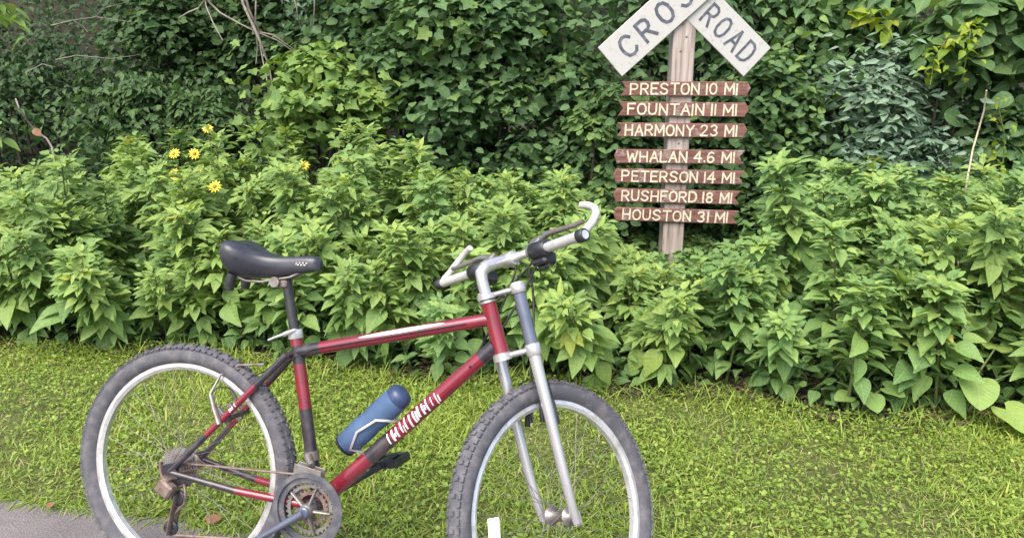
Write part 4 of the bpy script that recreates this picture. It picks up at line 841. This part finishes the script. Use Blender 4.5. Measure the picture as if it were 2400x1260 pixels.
def saddle():
    xs = [0.109, 0.115, 0.127, 0.144, 0.165, 0.189, 0.215, 0.245, 0.275, 0.305, 0.335, 0.360, 0.374, 0.381]
    wd = [0.030, 0.058, 0.078, 0.086, 0.082, 0.066, 0.048, 0.037, 0.031, 0.028, 0.026, 0.024, 0.019, 0.009]
    zt = [0.948, 0.960, 0.967, 0.967, 0.959, 0.947, 0.937, 0.932, 0.931, 0.933, 0.935, 0.935, 0.932, 0.925]
    zb = [0.910, 0.890, 0.874, 0.866, 0.862, 0.862, 0.865, 0.868, 0.873, 0.879, 0.885, 0.890, 0.896, 0.906]
    V = []; n = 20
    for x, w_, t, b in zip(xs, wd, zt, zb):
        for k in range(n):
            q = 2*pi*k/n; cy = cos(q); sz = sin(q); yy = w_*math.copysign(abs(cy)**0.75, cy)
            if sz >= 0:
                z = (t-0.034)+0.034*abs(sz)**0.6 - 0.008*math.exp(-(yy/0.012)**2)*(1 if 0.1 < x < 0.33 else 0)
            else: z = (t-0.034)-(t-0.034-b)*abs(sz)**0.7; yy *= 1-0.25*abs(sz)
            V.append((x, yy, z))
    Fc = [(i*n+k, (i+1)*n+k, (i+1)*n+(k+1) % n, i*n+(k+1) % n) for i in range(len(xs)-1) for k in range(n)]
    m = MB(); m.add(V, Fc); m.add(V[:n], [tuple(range(n))]); m.add(V[-n:], [tuple(range(n-1, -1, -1))])
    o = m.build('saddle', M['saddle'], bike); sub = o.modifiers.new('smooth', 'SUBSURF'); sub.levels = sub.render_levels = 1
    m = MB()
    for s in (-1, 1): m.tube([(0.145, s*0.03, 0.87), (0.175, s*0.024, 0.858), (0.22, s*0.022, 0.858), (0.30, s*0.016, 0.875), (0.345, s*0.01, 0.898)], 0.0035, 8)
    m.build('saddle_rail', M['steel'], o)
    for s in (-1, 1): m = MB(); m.tube([(0.142, s*0.036, 0.875), (0.136, s*0.036, 0.85), (0.136, s*0.036, 0.83)], [0.013, 0.014, 0.011], 10); m.build('saddle_bumper', M['plastic'], o)
    m = MB(); pts = [(0, 0.1), (.06, .9), (.16, .1), (.28, .1), (.3, .8), (.4, .8), (.42, .1), (.54, .1), (.58, .9), (.66, .9), (.7, .1), (.82, .1), (.86, .8), (1, .8)]
    for i in range(len(pts)-1):
        vs = []
        for (a, b) in (pts[i], pts[i+1]):
            x = 0.322+a*0.032; yv = -(0.0285-0.003*a)-0.0012
            for dz in (-0.0013, 0.0013): vs.append((x, yv, 0.9085+b*0.008+dz))
        m.add(vs, [(0, 1, 3, 2)], 0, False)
    m.build('maker_mark', M['decal_and_highlight'], o)
    m = MB(); m.tube([(0.262, -0.03, 0.860), (0.262, 0.03, 0.860)], 0.014, 12); m.box((0.27, 0, 0.856), (0.022, 0, 0), (0, 0.02, 0), (0, 0, 0.010), 0, 0.004); m.build('saddle_clamp', M['steel'], bike)
saddle()
# drivetrain (right side is -y)
CY = -0.047
def ring(mb, r0, r1, y, teeth=0, th=0.002):
    n = teeth*4 if teeth else 64; vs = []
    for k in range(n):
        q = 2*pi*k/n; ro = r1+(0.003 if teeth and k % 4 in (0, 1) else -0.003 if teeth else 0)
        for yy in (y-th, y+th): vs += [(BB.x+cos(q)*ro, yy, BB.z+sin(q)*ro), (BB.x+cos(q)*r0, yy, BB.z+sin(q)*r0)]
    fs = []
    for k in range(n):
        a = 4*k; b = 4*((k+1) % n); fs += [(a, b, b+1, a+1), (a+2, a+3, b+3, b+2), (a, a+2, b+2, b), (a+1, b+1, b+3, a+3)]
    mb.add(vs, fs, 0, False)
cr = MB(); cr.lathe(BB+Vector((0, CY-0.016, 0)), (0, 1, 0), [(-0.012, 0.012), (-0.010, 0.017), (0.0, 0.019), (0.05, 0.016)], 20)
CA = math.atan2(-0.10, -0.147)
for k in range(5):
    q = CA+2*pi*k/5; e = BB+Vector((cos(q)*0.062, CY-0.005, sin(q)*0.062)); cr.tube([BB+Vector((0, CY-0.010, 0)), e], [0.010, 0.006], 8, flat=(1, .5))
crank = cr.build('crankset', M['steel'], bike)
for r0, r1, y, t in ((0.070, 0.0885, CY-0.004, 42), (0.055, 0.066, CY+0.004, 32), (0.034, 0.046, CY+0.012, 22)):
    c = MB(); ring(c, r0, r1, y, t); c.build('chainring', M['guard' if t == 42 else 'steel' if t == 32 else 'rust'], crank)
c = MB(); ring(c, 0.085, 0.098, CY-0.011, 0, 0.0015); c.build('chain_guard', M['guard'], crank)
for s in (-1, 1):
    e = BB+Vector((cos(CA)*0.172, 0, sin(CA)*0.172))*1 if s < 0 else BB-Vector((cos(CA)*0.172, 0, sin(CA)*0.172)); y0 = CY-0.024 if s < 0 else 0.062
    e = Vector((e.x, (y0-0.008) if s < 0 else y0+0.012, e.z)); b0 = Vector((BB.x, y0, BB.z)); c = MB()
    c.tube([b0, lerp(b0, e, .5), e], [0.017, 0.0125, 0.012], 12, flat=(1, 0.65)); c.lathe(b0, (0, 1, 0), [(-.01, .010), (-.008, .016), (.008, .016), (.01, .010)], 16); c.build('crank_arm', M['slate' if s < 0 else 'plastic'], crank)
    c = MB(); pc = e+Vector((0, s*0.055, 0)); tl = Vector((cos(0.18), 0, sin(0.18))); tz = Vector((-sin(0.18), 0, cos(0.18)))
    c.tube([e, pc], 0.007, 8); c.box(pc+tl*0.036, tl*0.007, Vector((0, 0.045, 0)), tz*0.011, 0, 0.003); c.box(pc-tl*0.036, tl*0.007, Vector((0, 0.045, 0)), tz*0.011, 0, 0.003)
    for k in (-1, 1): c.box(pc+Vector((0, k*0.04, 0)), tl*0.031, Vector((0, 0.006, 0)), tz*0.011, 0, 0.002)
    c.box(pc, tl*0.014, Vector((0, 0.036, 0)), tz*0.013, 0, 0.005); c.build('pedal', M['plastic'], bike)
mb = MB()
for k in range(7):
    r = 0.028+0.0048*k; n = 80; y = -0.053+0.0046*k; vs = []
    for i in range(n):
        q = 2*pi*i/n; ro = r+(0.002 if i % 4 < 2 else -0.002)
        for yy in (y-.0011, y+.0011): vs += [(cos(q)*ro, yy, R+sin(q)*ro), (cos(q)*0.018, yy, R+sin(q)*0.018)]
    mb.add(vs, [f for i in range(n) for a, b in ((4*i, 4*((i+1) % n)),) for f in ((a, b, b+1, a+1), (a+2, a+3, b+3, b+2), (a, a+2, b+2, b))], 0, False)
mb.build('cassette', M['steel'], bike)
mb = MB(); P1, P2 = Vector((0.018, -0.048, 0.262)), Vector((-0.002, -0.048, 0.178))
mb.tube([(0, -0.074, R-.012), (-0.012, -0.078, R-.045), (0.012, -0.07, 0.272)], [0.013, 0.016, 0.013], 10); mb.box((0.0, -0.078, 0.295), (0.02, 0, -0.012), (0, 0.014, 0), (0.01, 0, 0.016), 0, 0.005)
for y in (-0.058, -0.038): mb.tube([P1+Vector((0, y+0.048, 0.012)), P2+Vector((0, y+0.048, -0.016))], [0.012, 0.013], 8, flat=(1, 0.15))
dr = mb.build('rear_derailleur', M['rust'], bike)
for p in (P1, P2):
    mb = MB(); mb.lathe(p, (0, 1, 0), [(-0.004, 0.010), (-0.003, 0.021), (0.003, 0.021), (0.004, 0.010)], 22); mb.build('jockey_wheel', M['plastic'], dr)
mb = MB(); A0 = Vector((BB.x, CY, BB.z)); pts = []
for k in range(15): q = 1.75-k*(pi+0.25)/14; pts.append(A0+Vector((cos(q)*0.089, -.004, sin(q)*0.089)))
pts += [P2+Vector((0.012, 0, -0.02)), P2+Vector((-0.015, 0, -0.014)), P2+Vector((-0.018, 0, 0.012)), P1+Vector((0.018, 0, -0.012)), P1+Vector((0.02, 0, 0.012))]
for k in range(11): q = -0.9-k*(pi-0.5)/10; pts.append(Vector((cos(q)*0.047, -0.043, R+sin(q)*0.047)))
pts.append(pts[0]); mb.tube(pts, 0.0042, 6, flat=(0.8, 1.1)); mb.build('chain', M['rust'], bike)
mb = MB(); mb.lathe(lerp(BB, ST, .3), ud, [(-.012, .0195), (.012, .0195)], 16)
for y in (-0.036, -0.058): mb.box((BB.x+0.0-0.005, y, BB.z+0.098), (0.038, 0, -0.006), (0, 0.0012, 0), (0.001, 0, 0.013), 0, 0.0006)
mb.tube([lerp(BB, ST, .3)+Vector((0, -.018, 0)), (BB.x, -0.045, BB.z+.112)], [0.012, 0.008], 8); mb.build('front_derailleur', M['steel'], bike)
mb = MB()
for s in (-1, 1):
    mb.tube([(0.142, s*0.062, 0.478), (0.120, s*0.052, 0.510), (0.098, s*0.044, 0.552)], [0.008, 0.008, 0.006], 8, flat=(1, .7)); mb.box((0.128, s*0.026, 0.492), (0.02, 0, -0.02), (0, .006, 0), (0.005, 0, 0.005), 0, 0.001)
mb.tube([(0.098, -.044, .552), (0.092, 0, .562), (0.098, .044, .552)], 0.002, 6); mb.tube([(0.098, -.044, .552), (0.11, -.02, .6), (0.16, -.012, .63), (0.24, -.02, .64)], 0.0035, 8); mb.build('rear_brake', M['steel'], bike)
# kickstand on the far side, its foot on the path
def to_bike(p): v = Vector(p)-Vector((BX, BY, 0.006)); return Vector((v.dot(F), v.dot(Lf), v.dot(U)))
foot = Vector((BX, BY, 0))+F*0.27+L0*0.30; foot.z = 0.013
mb = MB(); mb.box((0.345, 0.0, 0.292), (0.02, 0, 0), (0, 0.036, 0), (0, 0, 0.008), 0, 0.002); mb.tube([(0.345, 0.036, 0.288), (0.335, 0.055, 0.27), lerp((0.335, 0.055, .27), to_bike(foot), .6), to_bike(foot)], [0.008, 0.0075, 0.007, 0.008], 10); mb.build('kickstand', M['steel'], bike)
# bottle cage and bottle
du = (DTt-DTb).normalized(); dn = Vector((-du.z, 0, du.x)); dn = dn if dn.z > 0 else -dn
BC = lerp(DTb, DTt, .40)+dn*0.066
mb = MB()
for s in (-1, 1):
    mb.tube([BC-du*.075-dn*.042, BC-du*.08-dn*.02+Vector((0, s*.03, 0)), BC-du*.03+Vector((0, s*.040, 0)), BC+du*.03-dn*.01+Vector((0, s*.040, 0)), BC+du*.05-dn*.03+Vector((0, s*.03, 0)), BC+du*.05-dn*.042], 0.0036, 8)
mb.tube([BC-du*.085-dn*.04, BC-du*.085, BC-du*.085+dn*.028], 0.0027, 8); mb.build('bottle_cage', M['alloy'], bike)
bo = bpy.data.objects.new('water_bottle', None); COL.objects.link(bo); tag(bo, 'translucent blue water bottle in the cage on the bicycle down tube', 'bottle')
RB = Matrix((F, Lf, U)).transposed(); bo.location = Vector((BX, BY, 0.006))+RB @ BC; bo.rotation_euler = RB.to_euler()
mb = MB(); mb.lathe((0, 0, 0), du, [(-0.098, 0.026), (-0.094, 0.033), (-0.02, 0.0345), (-0.012, 0.0325), (0.012, 0.0325), (0.02, 0.0345), (0.085, 0.0345), (0.092, 0.033)], 28); mb.build('bottle_body', M['bottle'], bo); mb = MB(); mb.lathe((0, 0, 0), du, [(-0.104, 0.024), (-0.1025, 0.0315), (-0.0985, 0.0325)], 28); mb.build('bottle_base', M['plastic'], bo)
mb = MB(); mb.lathe((0, 0, 0), du, [(0.0925, 0.0325), (0.106, 0.0325), (0.116, 0.028), (0.121, 0.018), (0.123, 0.008)], 24); mb.build('bottle_cap', M['cap'], bo)
